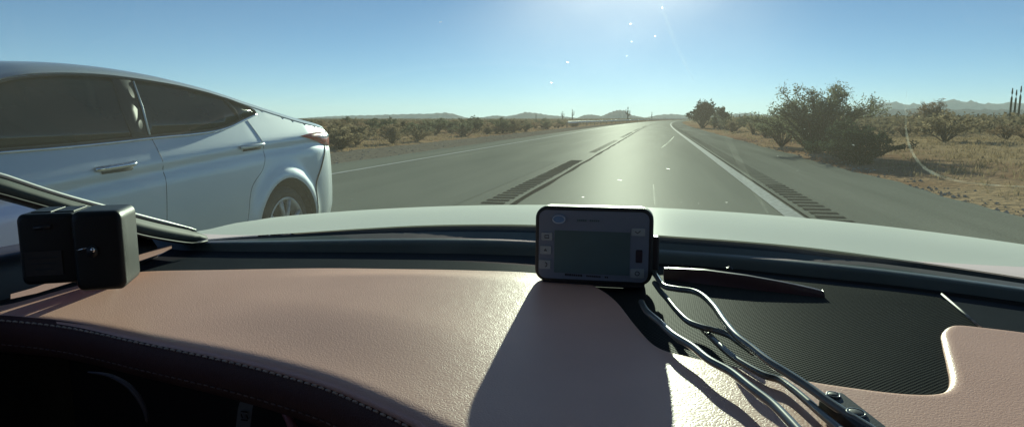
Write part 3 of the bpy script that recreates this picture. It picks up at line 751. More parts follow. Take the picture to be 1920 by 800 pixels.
# ------------------------------------------------------------------ the car we sit in
ZD = .95                                        # height of its dashboard top
own = thing('own_car', 'white car around the camera with rose leather dashboard, hood and windshield', 'car', (0, -.6, 0))
OXC = 0.0
def hood_z(x, y): return .985 - .11*(y-1.35)**2*(1 if y > 1.35 else 0) - .062*(x-OXC)**2 - .018*(x-OXC) - (.5*max(0, abs(x-OXC)-1.08))
def onsurf(px, py, fz, it=40):
    d = ray(px, py); a, b = .3, 6.
    dn = d.normalized()
    for i in range(400):
        t = .3+i*.015; p = EYEV+dn*t
        if p.z < fz(p.x, p.y): break
    lo_, hi = t-.015, t
    for _ in range(20):
        m_ = (lo_+hi)/2; p = EYEV+dn*m_
        if p.z < fz(p.x, p.y): hi = m_
        else: lo_ = m_
    return EYEV+dn*hi
# hood
bt_px = [(300, 424), (365, 427), (440, 425), (560, 423), (700, 419), (807, 417), (999, 420), (1120, 430), (1227, 440), (1370, 449), (1515, 460), (1700, 480), (1920, 506), (2100, 530), (2300, 560), (2550, 600)]
rearA = [onsurf(px, py, lambda x, y: .985-.03*(x-OXC)**2-.015*(x-OXC)) for px, py in bt_px]
rearA = resample(smoothline(rearA, 6), 60)
rows = []
for s in np.linspace(0, 1, 26):
    row = []
    for p in rearA:
        y = p.y+(2.75-p.y)*s; x = OXC+(p.x-OXC)*(1+.25*s*(1 if p.x < OXC else .6)); z = hood_z(x, y)-.02*max(0, (s-.9)/.1)
        row.append(Vector((x, y, z)))
    rows.append(row)
rows.append([Vector((p.x, p.y+.03, p.z-.25)) for p in rows[-1]])
v, f = loft(rows); mk('hood', v, f, M_white, own)
hb = [Vector((p.x, p.y, p.z-.012)) for p in rows[0]]
# cowl band under the glass edge
bl_px = [(250, 443), (330, 455), (440, 458), (560, 459), (700, 460), (850, 462), (1000, 466), (1120, 473), (1227, 481), (1370, 491), (1560, 507), (1700, 521), (1920, 549), (2100, 575), (2300, 606), (2550, 648)]
lowB = resample(smoothline([onz(px, py, .958) for px, py in bl_px], 6), 60)
mid1 = [a.lerp(b, .3)+Vector((0, 0, .006)) for a, b in zip(hb, lowB)]; mid2 = [a.lerp(b, .65)+Vector((0, 0, .004)) for a, b in zip(hb, lowB)]
mid0 = [a+Vector((0, -.006, -.008)) for a in hb]
v, f = loft([[p+Vector((0, .004, -.003)) for p in rows[0]], hb, mid0, mid1, [a.lerp(b, .48)+Vector((0, 0, -.002)) for a, b in zip(hb, lowB)], mid2, lowB, [p+Vector((0, -.0, -.05)) for p in lowB]]); mk('cowl_panel', v, f, M_cowl, own)
# black strip painting in the shadow of the dash-edge gap; defroster panel
kl_px = [(240, 452), (330, 463), (440, 464), (600, 465), (700, 466), (850, 469), (1000, 473), (1120, 483), (1227, 493), (1370, 503), (1582, 525), (1700, 538), (1920, 569), (2100, 596), (2300, 628), (2550, 672)]
lowC = resample(smoothline([onz(px, py, .948) for px, py in kl_px], 6), 60)
v, f = loft([[p+Vector((0, .004, -.012)) for p in lowB], [a.lerp(b, .5)+Vector((0, 0, -.012)) for a, b in zip(lowB, lowC)], lowC, [p+Vector((0, -.002, -.03)) for p in lowC]]); mk('seal_gap_shade', v, f, M_seal_shade, own)

# leather pad
STc = [(-160, 590), (0, 598), (130, 612), (270, 641), (400, 668), (500, 692), (620, 728), (740, 781), (800, 812), (860, 846)]
stitch = [onz(px, py, ZD-.007) for px, py in STc]
for p in stitch: p.z = ZD
stitch += [onz(900, 872, ZD), onz(1020, 960, ZD), Vector((.0, .31, ZD)), Vector((.08, .285, ZD))]
stl = [p for p in smoothline(stitch, 10)]
bottom = [Vector((.3, .28, ZD)), Vector((.62, .30, ZD)), Vector((.74, .36, ZD)), Vector((.76, .6, ZD))]
pr = [(2200, 672), (2050, 640), (1920, 622), (1840, 613), (1795, 609), (1774, 612), (1763, 625), (1766, 645), (1774, 680), (1779, 706), (1774, 726), (1752, 738), (1700, 739), (1620, 731), (1510, 715), (1400, 693), (1290, 670), (1235, 652), (1195, 612), (1160, 568), (1130, 545), (1090, 527), (1000, 513), (880, 507), (740, 503), (600, 500), (420, 501), (250, 505), (130, 532), (0, 566), (-160, 588)]
rearP = smoothline([onz(px, py, ZD) for px, py in pr], 6)
outl = [(p.x, p.y) for p in stl]+[(p.x, p.y) for p in bottom]+[(p.x, p.y) for p in rearP]
# even spacing
def even(o, st):
    o = [Vector((a, b)) for a, b in o]+[Vector(o[0])]; L = sum((o[i+1]-o[i]).length for i in range(len(o)-1))
    return [(p.x, p.y) for p in resample(o, int(L/st))[:-1]]
outl = even(outl, .006)
def crest(x): return .008*math.exp(-(x+.37)**2/(2*.13**2))
V2, F2, D2 = cdt(outl, .009, (.0008, .0022, .0045, .008, .013, .018, .024, .030))
st2d = [(p.x, p.y) for p in stl]
DS = segdist(V2, st2d, closed=False)
DB = segdist(V2, [(p.x, p.y) for p in bottom[:3]], closed=False)
def padz(x, y, d, ds, db, dr):
    z = ZD+.004*math.sin((x+.5)*3)
    z -= .02*max(0, (.55-y)/.3)**2
    r0 = .005+.004*max(0, min(1, (ds-.02)/.05))
    z += crest(x)*(lambda s: s*s*(3-2*s))(min(1, dr/.09))*(lambda s: s*s*(3-2*s))(min(1, ds/.18))
    if d < r0: z -= r0-math.sqrt(max(0, r0*r0-(r0-d)**2))
    if ds < .015: q = (.015-ds)/.015; z -= .004*q**2
    if db < .08: q = .08-db; z -= .08-math.sqrt(max(0, .08*.08-q*q))
    return z
DR = segdist(V2, [(p.x, p.y) for p in rearP], closed=False)
PZ = [padz(x, y, d, a, b, c_) for (x, y), d, a, b, c_ in zip(V2, D2, DS, DB, DR)]
V = [Vector((x, y, z)) for (x, y), z in zip(V2, PZ)]; F = list(F2); E = edges_of(F2); idx = {}
for a, b in E:
    for q in (a, b):
        if q not in idx: idx[q] = len(V); V.append(Vector((V[q].x, V[q].y, V[q].z-.03)))
F += [(b, a, idx[a], idx[b]) for a, b in E]
pad = mk('dashboard_pad', V, F, M_leather, own)
# lip below the stitching: brown leather rolling under
def lipcurve(dy, dz):
    out = []
    for i, p in enumerate(stl):
        t = (stl[min(i+1, len(stl)-1)]-stl[max(i-1, 0)]).normalized(); nrm = Vector((t.y, -t.x, 0))   # outward, to the driver
        if nrm.y > 0: nrm = -nrm
        out.append(Vector((p.x, p.y, ZD-.0155))+nrm*dy+Vector((0, 0, dz)))
    return out
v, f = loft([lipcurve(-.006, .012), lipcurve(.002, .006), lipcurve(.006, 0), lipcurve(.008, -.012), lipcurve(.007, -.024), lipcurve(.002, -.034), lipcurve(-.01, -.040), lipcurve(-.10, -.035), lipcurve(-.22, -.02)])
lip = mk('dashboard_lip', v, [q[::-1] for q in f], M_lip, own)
# stitches
sv = []
c1 = resample([p for p in lipcurve(.0035, .008)], 900)
parts = []; L = sum((c1[i+1]-c1[i]).length for i in range(899)); step = L/899; per = int(.0105/step); on = int(.0068/step)
i = 0
while i+on < 899:
    parts.append(tube([c1[i], c1[i+on//2]+Vector((0, -.0004, .0009)), c1[i+on]], .0011, 5)); i += per
mk('stitching', *join(parts), M_thread, lip)
c2 = resample([p for p in lipcurve(.0085, -.022)], 900); parts = []; i = 3
while i+on < 899:
    parts.append(tube([c2[i], c2[i+on]], .0008, 5)); i += per
mk('stitching', *join(parts), mat('dull_thread', (.2, .15, .13), .8, col2=(.15, .11, .1), nscale=60), lip)

# dark deck under / behind the pad: defroster deck, speaker mesh
deck = [(p.x, p.y) for p in lowC]
left_back = onz(240, 530, .935)
o_ = [(p.x, p.y) for p in lowC]+[(.78, .55), (.2, .52), (-.1, .55), (-.3, .75), (-.75, .78), (-1.0, .82)]
V2, F2, D2 = cdt(o_, .03); mk('defroster_panel', [Vector((x, y, .944)) for x, y in V2], F2, M_soft, own)
ms = [(1236, 502), (1400, 515), (1560, 533), (1700, 548), (1762, 556), (1800, 585), (1838, 612), (1830, 640), (1800, 760), (1700, 770), (1500, 740), (1290, 700), (1180, 650), (1130, 570), (1180, 530)]
o_ = even([(onz(a, b, .946).x, onz(a, b, .946).y) for a, b in ms], .015)
V2, F2, D2 = cdt(o_, .03); mk('speaker_mesh', [Vector((x, y, .9475-(.002 if d < .001 else 0))) for (x, y), d in zip(V2, D2)], F2, M_mesh, own)
v, f = tube([onz(1766, 551, .9485), onz(1800, 580, .9485), onz(1838, 613, .9485)], .0017, 5); mk('panel_seam', v, f, mat('pale_seam', (.4, .38, .35), .6, col2=(.2, .19, .18), nscale=90), own)
# long low sensor ridge
rl = [onz(1244, 522, .947), onz(1320, 532, .947), onz(1400, 541, .947), onz(1480, 550, .947), onz(1545, 558, .947)]
hs_ = [.016, .021, .019, .014, .008]; rows = []
for p, h_ in zip(smoothline(rl, 6), np.interp(np.linspace(0, 4, 25), range(5), hs_)):
    rows.append([p+Vector((0, -.004, -.002)), p+Vector((0, -.002, h_*.5)), p+Vector((0, .004, h_)), p+Vector((0, .012, h_*1.02)), p+Vector((0, .022, h_*.6)), p+Vector((0, .026, -.002))])
v, f = loft(rows, closed=True); f += [(0, 1, 2, 3, 4, 5), tuple(len(v)-6+i for i in range(6))[::-1]]; ridge = mk('demister_ridge', v, f, M_ridge, own, bevel=.0015)
v, f = tube([onz(1368, 505, .956), onz(1368, 505, .956)+Vector((0, .001, .003)), onz(1368, 505, .956)+Vector((0, 0, .005))], [.006, .005, .002], 12); mk('light_sensor', v, f, M_blk, ridge)

# A-pillar, mouldings, side of the cabin
pil_up = [(365, 430), (300, 416), (230, 398), (110, 366), (0, 330)]
def pp(az_px, x): d = ray(*az_px); return EYEV+d*(x/d.x)
PU = [pp((376, 438), -.88), pp((365, 431), -.885), pp((300, 416), -.89), pp((230, 398), -.895), pp((110, 366), -.905), pp((0, 330), -.915), pp((-130, 288), -.92), Vector((-.885, .50, 1.29)), Vector((-.83, .40, 1.38)), Vector((-.78, .33, 1.425))]
PL = [pp((380, 450), -.86), pp((350, 455), -.865), pp((270, 443), -.87), pp((200, 424), -.875), pp((100, 394), -.885), pp((0, 366), -.895), pp((-130, 326), -.90), Vector((-.865, .47, 1.25)), Vector((-.81, .36, 1.33)), Vector((-.76, .29, 1.37))]
PU = resample(smoothline(PU, 6), 50); PL = resample(smoothline(PL, 6), 50)
v, f = loft([[a for a in PU], [a.lerp(b, .25)+Vector((.012, 0, 0)) for a, b in zip(PU, PL)], [a.lerp(b, .7)+Vector((.014, 0, 0)) for a, b in zip(PU, PL)], PL, [b+Vector((-.05, .01, .0)) for b in PL], [a+Vector((-.05, .02, .0)) for a in PU]], closed=False)
n = len(PU); F = [tuple(q) for q in f]+[(k, k+1, 5*n+k+1, 5*n+k) for k in range(n-1)]
M_pil = mat('pillar_grey', (.075, .095, .088), .6, spec=.2, col2=(.06, .075, .07), nscale=15); mk('pillar', v, F, M_pil, own)
v, f = tube([p+Vector((.006, 0, .0005)) for p in PU[1:]], [.0008+.0026*min(1, i/4) for i in range(49)], 8); mk('pillar_moulding', v, f, M_mould, own)
v, f = tube([p+Vector((.010, 0, -.001)) for p in PL], .0025, 8); mk('pillar_seal', v, f, M_seal_shade, own)
mir = lambda p: Vector((2*OXC-p.x, p.y, p.z))
v, f = loft([[mir(a) for a in PU], [mir(a.lerp(b, .5)+Vector((.014, 0, 0))) for a, b in zip(PU, PL)], [mir(b) for b in PL], [mir(b+Vector((-.05, .01, 0))) for b in PL], [mir(a+Vector((-.05, .02, 0))) for a in PU]], closed=True)
mk('pillar', v, f, M_cowl, own)
# pink trim running along the dash end under the pillar
v, f = loft([[onz(a, b, .972) for a, b in q] for q in ([(20, 551), (20, 560)], [(60, 540), (70, 549)], [(140, 512), (150, 524)], [(250, 481), (255, 491)], [(300, 465), (305, 474)], [(322, 459), (322, 465)])]); mk('dash_end_trim', v, f, M_leather, own)
# dash side end, black
o_ = [(onz(a, b, .945).x, onz(a, b, .945).y) for a, b in [(-150, 520), (0, 480), (120, 470), (240, 453), (330, 463), (255, 500), (250, 520), (130, 545), (0, 580), (-150, 600)]]
V2, F2, D2 = cdt(even(o_, .03), .04); mk('dash_end', [Vector((x, y, .945)) for x, y in V2], F2, M_blk, own)
# doors with window openings, roof, rear, seats
def door(s):
    X = OXC+s*.80
    v1 = box(X, -.1, .72, .09, 2.0, .54)
    return v1
for s in (-1, 1):
    sl = [Vector((OXC+s*.94, y, z)) for y, z in [(1.05, .985), (.9, 1.0), (.6, 1.005), (0, 1.01), (-.5, 1.02), (-1.3, 1.05)]]
    rws = [[p+Vector((-s*.03, 0, -.5)) for p in sl], [p+Vector((-s*.035, 0, -.02)) for p in sl], [p+Vector((-s*.02, 0, 0)) for p in sl], [p+Vector((s*.06, 0, 0)) for p in sl], [p+Vector((s*.12, 0, -.05)) for p in sl], [p+Vector((s*.13, 0, -.6)) for p in sl]]
    v, f = loft(rws); mk('door', v, f, M_blk, own)
    v, f = loft([[Vector((OXC+s*.90, -.32, 1.0)), Vector((OXC+s*.90, -.2, 1.0)), Vector((OXC+s*.97, -.2, 1.0)), Vector((OXC+s*.97, -.32, 1.0))], [Vector((OXC+s*.72, -.37, 1.42)), Vector((OXC+s*.72, -.25, 1.42)), Vector((OXC+s*.78, -.25, 1.42)), Vector((OXC+s*.78, -.37, 1.42))]], closed=True); mk('middle_pillar', v, f, M_head, own, smooth=False)
def roofz(x, y): return 1.47-.085*(x-OXC)**2-.05*max(0, -y-.6)**2-.06*max(0, y)**2
rx = np.linspace(-.76, .76, 15)
def rfront(u): return .68-.34*abs(u/.76)**2.2
inn = [[Vector((OXC+u, rfront(u)+(-1.9-rfront(u))*t, roofz(OXC+u, rfront(u)+(-1.9-rfront(u))*t)-.03)) for u in rx] for t in np.linspace(0, 1, 16)]
outr = [[p+Vector((0, 0, .035)) for p in r_] for r_ in inn]
v, f = loft(outr); mk('roof', v, [q[::-1] for q in f], M_white, own)
v, f = loft(inn); mk('headliner', v, f, M_head, own)
mk('rear_wall', *box(OXC, -1.95, .9, 1.5, .08, 1.1), M_head, own, smooth=False)
for s in (-1, 1):
    seat = mk('seat', *box(OXC+s*.37, -.35, .5, .5, .55, .16), M_lip, own, bevel=.04)
    M_ = Matrix.Translation((OXC+s*.37, -.72, .88)) @ Euler((R(-14), 0, 0)).to_matrix().to_4x4()
    mk('backrest', *box(0, 0, 0, .5, .14, .66, M_), M_lip, seat, bevel=.05)
    mk('headrest', *box(0, 0, .44, .26, .1, .18, M_), M_lip, seat, bevel=.04)
mk('cabin_floor', *box(OXC, -.4, .28, 1.6, 3.2, .06), M_blk, own, smooth=False)
mk('firewall', *box(OXC, 1.12, .6, 1.6, .05, .6), M_blk2, own, smooth=False)
# lower dash face and the hollow of the instrument cluster
mk('lower_dashboard', *box(.28, .50, .66, .92, .40, .40), M_blk, own, bevel=.03)
cl = mk('instrument_cluster', *box(-.52, .80, .77, .66, .03, .30), M_blk2, own, bevel=.01)
mk('cluster_floor', *box(-.52, .66, .66, .70, .3, .02), M_blk2, own, smooth=False)
def arc(px_pts, y, rad, nm, m, par):
    v, f = tube(smoothline([ony(a, b, y) for a, b in px_pts], 6), rad, 8); return mk(nm, v, f, m, par)
M_ring = mat('gauge_ring', (.08, .075, .085), .5, .2, col2=(.06, .055, .065), nscale=30)
arc([(165, 697), (205, 703), (240, 722), (262, 748), (275, 780), (278, 830)], .60, [.0008+.0022*math.sin(min(i, 28)/30*math.pi) for i in range(31)], 'gauge_ring', M_ring, cl)
v, f = loft([[ony(453, 740, .62), ony(478, 744, .62)], [ony(446, 765, .62), ony(473, 768, .62)], [ony(442, 800, .62), ony(469, 802, .62)], [ony(441, 840, .62), ony(468, 842, .62)]])
gf = mk('gauge_face', v, f, mat('gauge_grey', (.10, .11, .115), .5, col2=(.08, .09, .095), nscale=20), cl)
for (a, b, c_, d_) in ((452, 770, 464, 772), (452, 775, 455, 783), (461, 776, 465, 784), (452, 786, 464, 787)):
    v, f = tube([ony(a, b, .617), ony(c_, d_, .617)], .0009, 5); mk('gauge_mark', v, f, M_blk2, gf)
v, f = tube([ony(517, 757, .60), ony(530, 765, .598), ony(542, 785, .595), ony(556, 815, .59)], [.001, .0035, .0045, .005], 8); mk('trim_strip', v, f, mat('pink_trim', (.24, .09, .10), .45, col2=(.2, .08, .085), nscale=30), own)

# windshield glass: from the cowl to the roof edge, sides following the pillars
NU = 41
bot = resample(smoothline([PU[0]+Vector((.0, .0, -.0))]+[a.lerp(b, .12)+Vector((0, 0, .012)) for a, b in zip(hb, lowB)][8:50:6]+[mir(PU[0])], 4), NU)
topc = [Vector((OXC+u, rfront(u)+.0, roofz(OXC+u, rfront(u))-.012)) for u in np.linspace(-.76, .76, NU)]
rows = []
for t in np.linspace(0, 1, 14):
    row = []
    L = resample(PU, 50); pl = L[min(int(t*49), 49)]; prr = mir(pl)
    for i in range(NU):
        u = i/(NU-1); p = bot[i].lerp(topc[i], t)+Vector((0, 0, .035*math.sin(t*math.pi)))
        e0 = bot[0].lerp(topc[0], t)+Vector((0, 0, .035*math.sin(t*math.pi))); e1 = bot[-1].lerp(topc[-1], t)+Vector((0, 0, .035*math.sin(t*math.pi)))
        wl = max(0, 1-u/.18)**2; wr = max(0, 1-(1-u)/.18)**2
        p = p+(pl-e0)*wl+(prr-e1)*wr; row.append(p)
    rows.append(row)
gv, gf_ = loft(rows)
glass = mk('windshield', gv, gf_, M_glass, own)
bvh = BVHTree.FromPolygons([tuple(p) for p in gv], gf_)
def onglass(px, py):
    h_ = bvh.ray_cast(EYEV, ray(px, py).normalized()); return h_[0], h_[1]
SPL = [(826, 42, 7, 2), (1065, 117, 5, 1.3), (1035, 155, 7, 1.5), (1155, 43, 3, 1), (1182, 45, 5, 1.2), (1184, 78, 5, 1.2), (1036, 76, 3.5, 1), (1022, 78, 2.5, 1), (1046, 46, 3, 1.4), (1228, 68, 3.5, 1), (1241, 15, 5, 1.2), (1175, 105, 3, 1), (1280, 120, 3, 1),
       (1162, 337, 8, 2.6), (1252, 316, 8, 2.4), (1093, 369, 7, 2), (1362, 379, 7, 2.4), (1310, 381, 4, 1), (1278, 379, 4, 1), (1495, 320, 4, 1), (1600, 272, 7, 2.4), (1508, 242, 4, 1), (1516, 250, 4, 1.5), (735, 232, 3, 1), (986, 282, 3, 1), (1458, 292, 4, 1), (850, 331, 3, 1), (1330, 453, 12, 6), (1362, 445, 6, 1.5), (660, 373, 3, 1.5), (1690, 240, 3, 1)]
for i, (a, b, s, el) in enumerate(SPL):
    c, nrm = onglass(a, b)
    if c is None: continue
    rr = s*.30/1250*c.length*1.0
    rr = s*random.uniform(.15, .26)/1250*(c-EYEV).length
    tx = Vector((1, 0, 0)); tx = (tx-nrm*tx.dot(nrm)).normalized(); ty = nrm.cross(tx); th = random.uniform(-.5, .5)
    V, F = [c+nrm*.0006+Vector((0, 0, 0))], []
    n = 14
    for k in range(n):
        an = 2*math.pi*k/n; q = rr*random.uniform(.5, 1.3)
        e1 = math.cos(an)*q*el; e2 = math.sin(an)*q*.8
        V.append(c+tx*(e1*math.cos(th)-e2*math.sin(th))+ty*(e1*math.sin(th)+e2*math.cos(th)))
    V[0] = c+(EYEV-c).normalized()*.0008
    V = [p+(EYEV-c).normalized()*.0006 for p in V]
    F = [(0, k+1, (k+1) % n+1) for k in range(n)]
    mk('insect_splat', V, F, M_splat, glass)

# smears dried on the glass; two faint ones draw the sun's glare streak
def smear_glare_mat(a):
    m = bpy.data.materials.new('smear_glare_film'); m.use_nodes = True; t = m.node_tree; t.nodes.remove(t.nodes['Principled BSDF'])
    b = t.nodes.new('ShaderNodeBsdfTranslucent'); b.inputs[0].default_value = (.95, .97, .88, 1); tr = t.nodes.new('ShaderNodeBsdfTransparent'); y = t.nodes.new('ShaderNodeMixShader')
    r = dapple(t, (a*.3, a*.3, a*.3), (a, a, a), 60); t.links.new(r.outputs[0], y.inputs[0])
    t.links.new(tr.outputs[0], y.inputs[1]); t.links.new(b.outputs[0], y.inputs[2]); t.links.new(y.outputs[0], t.nodes['Material Output'].inputs[0]); return m
def smear_glare(px_pts, wpx, a):
    q = smoothline([Vector((x, y, 0)) for x, y in px_pts], 8); L, Rr = [], []
    n = len(q)
    for i, p in enumerate(q):
        d = (q[min(i+1, n-1)]-q[max(i-1, 0)]).normalized(); w_ = wpx*math.sin(math.pi*(i+.5)/n)**.6*random.uniform(.7, 1.2)/2
        for s_, lst in ((-1, L), (1, Rr)):
            c, nn = onglass(p.x-d.y*w_*s_, p.y+d.x*w_*s_)
            if c is None: return
            lst.append(c+(EYEV-c).normalized()*.0005)
    v, f = loft([L, Rr]); mk('smear_glare', v, f, smear_glare_mat(a), glass)
smear_glare([(1700, 170), (1698, 215), (1702, 262), (1718, 298), (1745, 322), (1790, 338), (1850, 346), (1930, 350)], 5, .10)
smear_glare([(1238, 3), (1252, 45), (1275, 100), (1300, 150)], 9, .05)  # upper part of the glare streak, drawn as a pale film
smear_glare([(1340, 205), (1365, 260), (1400, 330), (1440, 400)], 12, .03)  # lower part of the glare streak, drawn the same way
smear_glare([(1240, 277), (1252, 268), (1264, 256)], 2.5, .35)
smear_glare([(1232, 452), (1280, 450), (1325, 456), (1340, 449)], 2, .3)
smear_glare([(1225, 345), (1228, 385)], 3, .2)
# ------------------------------------------------------------------ display unit on the dash
base_l = onz(1003, 533, ZD); base_r = onz(1222, 544, ZD)
dx = (base_r-base_l); wdt = dx.length; yawd = math.atan2(dx.y, dx.x)
mid = (base_l+base_r)/2
Hh = .113; Wd = wdt*1.0
mon = thing('display_monitor', 'dark square-cornered display monitor with blank screen standing on the dashboard centre', 'monitor', (mid.x, mid.y, ZD+.004), (R(-3), 0, yawd))
M_mon = mat('monitor_case', (.014, .017, .016), .5, col2=(.02, .023, .022), nscale=30)
M_face = mat('monitor_face', (.17, .20, .25), .6, spec=.2, col2=(.185, .215, .265), nscale=25)
M_btn = mat('button_grey', (.34, .38, .39), .6, spec=.2, col2=(.30, .34, .35), nscale=60)
M_scr = mat('screen_glass', (.10, .155, .16), .5, spec=.15, col2=(.09, .13, .125), nscale=10)
M_ico = mat('icon_ink', (.015, .017, .02), .7)
def rrect(w_, h_, r_, n=8, bulge=0):
    pts = []
    for (cx_, cy_, a0) in ((w_/2-r_, h_/2-r_, 0), (-w_/2+r_, h_/2-r_, 90), (-w_/2+r_, -h_/2+r_, 180), (w_/2-r_, -h_/2+r_, 270)):
        for k in range(n+1):
            a = R(a0+90*k/n); pts.append((cx_+r_*math.cos(a), cy_+r_*math.sin(a)))
    if bulge: pts = [(x, y+(bulge*(1-(2*x/w_)**2) if y > 0 else -bulge*.8*(1-(2*x/w_)**2))) for x, y in pts]
    return pts
def slab(pts, y0, y1, cxx, czz, edge=.0):
    """extrude an x-z outline from y0 (front, to the camera) to y1, front edge rounded"""
    rings = []
    if edge:
        for k in range(4):
            a = R(90*k/3); s = edge*(1-math.sin(a)); rings.append((y0+edge*(1-math.cos(a)) if 0 else y0+edge*(1-math.sin(a)) , edge*(1-math.cos(a))))
        rings = [(y0+edge*(1-math.cos(R(90*k/4))), edge*(1-math.sin(R(90*k/4)))) for k in range(5)]
    else: rings = [(y0, 0)]
    rings.append((y1, 0))
    n = len(pts); V = []; mx = max(abs(p[0]) for p in pts); mz = max(abs(p[1]) for p in pts)
    for (y, s) in rings:
        for (x, z) in pts: V.append(Vector((cxx+x*(1-s/mx), y, czz+z*(1-s/mz))))
    F = []
    for i in range(len(rings)-1):
        for k in range(n): F.append((i*n+k, i*n+(k+1) % n, (i+1)*n+(k+1) % n, (i+1)*n+k))
    F += [tuple(range(n))[::-1], tuple((len(rings)-1)*n+k for k in range(n))]
    return V, F
HC = .003+Hh/2
def flat(name, *a, m=None, parent=None, edge=0, sm=False):
    v, f = slab(*a, edge=edge); return mk(name, v, f, m, parent, local=True, smooth=sm)
case = flat('case', rrect(Wd, Hh, .018, bulge=.002), -.004, .030, 0, HC, m=M_mon, parent=mon, edge=.004)
face = flat('bezel', rrect(Wd*.93, Hh*.90, .011, bulge=.0015), -.0065, -.003, 0, HC, m=M_face, parent=mon)
def fx(px): return (px-1111)/222*Wd              # photo pixels on the unit's face
def fz(py): return HC-(py-462)/137*Hh
def fbox(name, x0, y0, x1, y1, m, par, t=.0012, r_=.0015, tilt=0):
    v, f = slab(rrect(abs(fx(x1)-fx(x0)), abs(fz(y1)-fz(y0)), r_, 4), -.0065-t, -.006, (fx(x0)+fx(x1))/2, (fz(y0)+fz(y1))/2); return mk(name, v, f, m, par, local=True, smooth=False)
fbox('screen', 1038, 436, 1180, 513, M_scr, mon, .0006)
for (a, b, c_, d_) in ((1013, 441, 1034, 455), (1011, 465, 1032, 480), (1009, 491, 1031, 507), (1182, 428, 1207, 441), (1182, 500, 1207, 516)):
    bt = fbox('button', a, b, c_, d_, M_btn, mon, .0018)
    cx0, cy0 = (fx(a)+fx(c_))/2, (fz(b)+fz(d_))/2
    if a == 1182 and b == 428: p_ = [(-.0045, .001), (-.001, -.0018), (.003, .002)]
    elif a == 1182: p_ = [(.003*math.cos(t), .003*math.sin(t)) for t in np.linspace(0, 2*math.pi, 13)]
    elif b == 441: p_ = [(-.003, -.002), (-.003, .002), (.003, .002), (.003, -.002), (-.003, -.002)]
    elif b == 465: p_ = [(-.002, -.001), (0, .0015), (.002, -.001), (-.002, -.001)]
    else: p_ = [(.001, .0035), (.003, .002), (.0035, 0), (.003, -.002), (.001, -.0035)]
    v, f = tube([Vector((cx0+x, -.0085, cy0+z)) for x, z in p_], .0006, 5); mk('icon', v, f, M_ico, bt, local=True)
fbox('sensor_window', 1191, 466, 1203, 489, mat('sensor_navy', (.01, .012, .03), .25, col2=(.014, .016, .035), nscale=30), mon, .0008)
bd = rrect(.0205, .0135, .0066, 8); v, f = slab(bd, -.0082, -.006, fx(1046), fz(416)); badge = mk('badge', v, f, mat('badge_blue', (.10, .20, .36), .5, col2=(.13, .23, .40), nscale=40), mon, local=True, smooth=False)
v, f = tube([Vector((fx(1046)+.0092*math.cos(t), -.0083, fz(416)+.0058*math.sin(t))) for t in np.linspace(0, 2*math.pi, 25)], .0008, 5, cap=False); mk('badge_rim', v, f, mat('badge_silver', (.5, .56, .62), .5, .1, col2=(.42, .48, .54), nscale=50), badge, local=True)
# printed line under the screen: worn maker's lettering, too blurred to read
parts = []; x = 1059
for wd_ in (4, 3, 4, 3, 4, 3, 4, 4, 0, 3, 2.6, 3, 2.6, 3, 3, 2.6, 3, 0, 3, 3):
    if wd_ == 0: x += 7; continue
    parts.append(box((fx(x)+fx(x+wd_))/2, -.0068, fz(516+(x-1059)*.02), abs(fx(wd_)-fx(0))*.9, .0006, .0030 if x < 1092 else .0024)); x += wd_+.6
mk('lettering', *join(parts), M_ico, mon, local=True, smooth=False)
parts = []; x = 1080
for wd_ in (3, 3, 3, 3, 3, 0, 3, 3, 3, 3, 3):
    if wd_ == 0: x += 5; continue
    parts.append(box((fx(x)+fx(x+wd_))/2, -.0068, fz(417), abs(fx(wd_)-fx(0))*.9, .0006, .0026)); x += wd_+.8
mk('lettering', *join(parts), M_scr, mon, local=True, smooth=False)
v, f = slab(rrect(Wd*.88, .022, .004), .0, .05, 0, .008); mk('stand', v, f, M_blk, mon, local=True, smooth=False, bevel=.003)
v, f = box(Wd*.5+.003, .014, .05, .012, .022, .05); mk('side_connector', v, f, M_blk, mon, local=True, bevel=.003)

# ------------------------------------------------------------------ black sensor box on the left of the dash
bl = onz(158, 541, ZD+.034)
sb = thing('sensor_box', 'bulky black plastic sensor box with label standing at left end of dash', 'sensor box', (bl.x, bl.y, ZD+.034), (0, 0, R(28)))
sb.scale = (.72, .85, .9)
M_box = mat('box_plastic', (.007, .009, .010), .45, spec=.3, col2=(.010, .012, .013), nscale=18, bump=.25, bscale=300, bdist=.0006)
v, f = slab(rrect(.088, .098, .010), -.018, .065, -.042, .062, edge=.006); mk('housing', v, f, M_box, sb, local=True, smooth=True, bevel=0)
v, f = slab(rrect(.078, .112, .012), -.026, .055, .036, .057, edge=.008); mk('cover', v, f, M_box, sb, local=True, smooth=True)
v, f = box(-.004, .02, .058, .006, .07, .094); mk('seam_rib', v, f, M_blk2, sb, local=True, smooth=False)
v, f = box(-.050, -.0192, .043, .056, .001, .034); lab = mk('label_plate', v, f, mat('faded_label', (.06, .052, .048), .7, spec=.1, col2=(.05, .046, .044), nscale=60), sb, local=True, smooth=False)
for i in range(3):
    v, f = box(-.050, -.0200, .051-.008*i, .044-.008*i, .0006, .0016); mk('label_line', v, f, M_ico, lab, local=True, smooth=False)
v, f = tube([Vector((.028, -.024, .058)), Vector((.028, -.030, .058))], .0085, 20); boss = mk('screw_boss', v, f, M_blk, sb, local=True)
v, f = tube([Vector((.0300, -.0285, .0605)), Vector((.0300, -.0325, .0605)), Vector((.03, -.034, .0605))], [.0042, .0038, .0015], 14); mk('screw', v, f, M_chrome, boss, local=True)
v, f = tube([Vector((.004, -.026, .060)), Vector((.014, -.0265, .062)), Vector((.02, -.0265, .0625))], .0012, 6); mk('latch', v, f, M_chrome, sb, local=True)
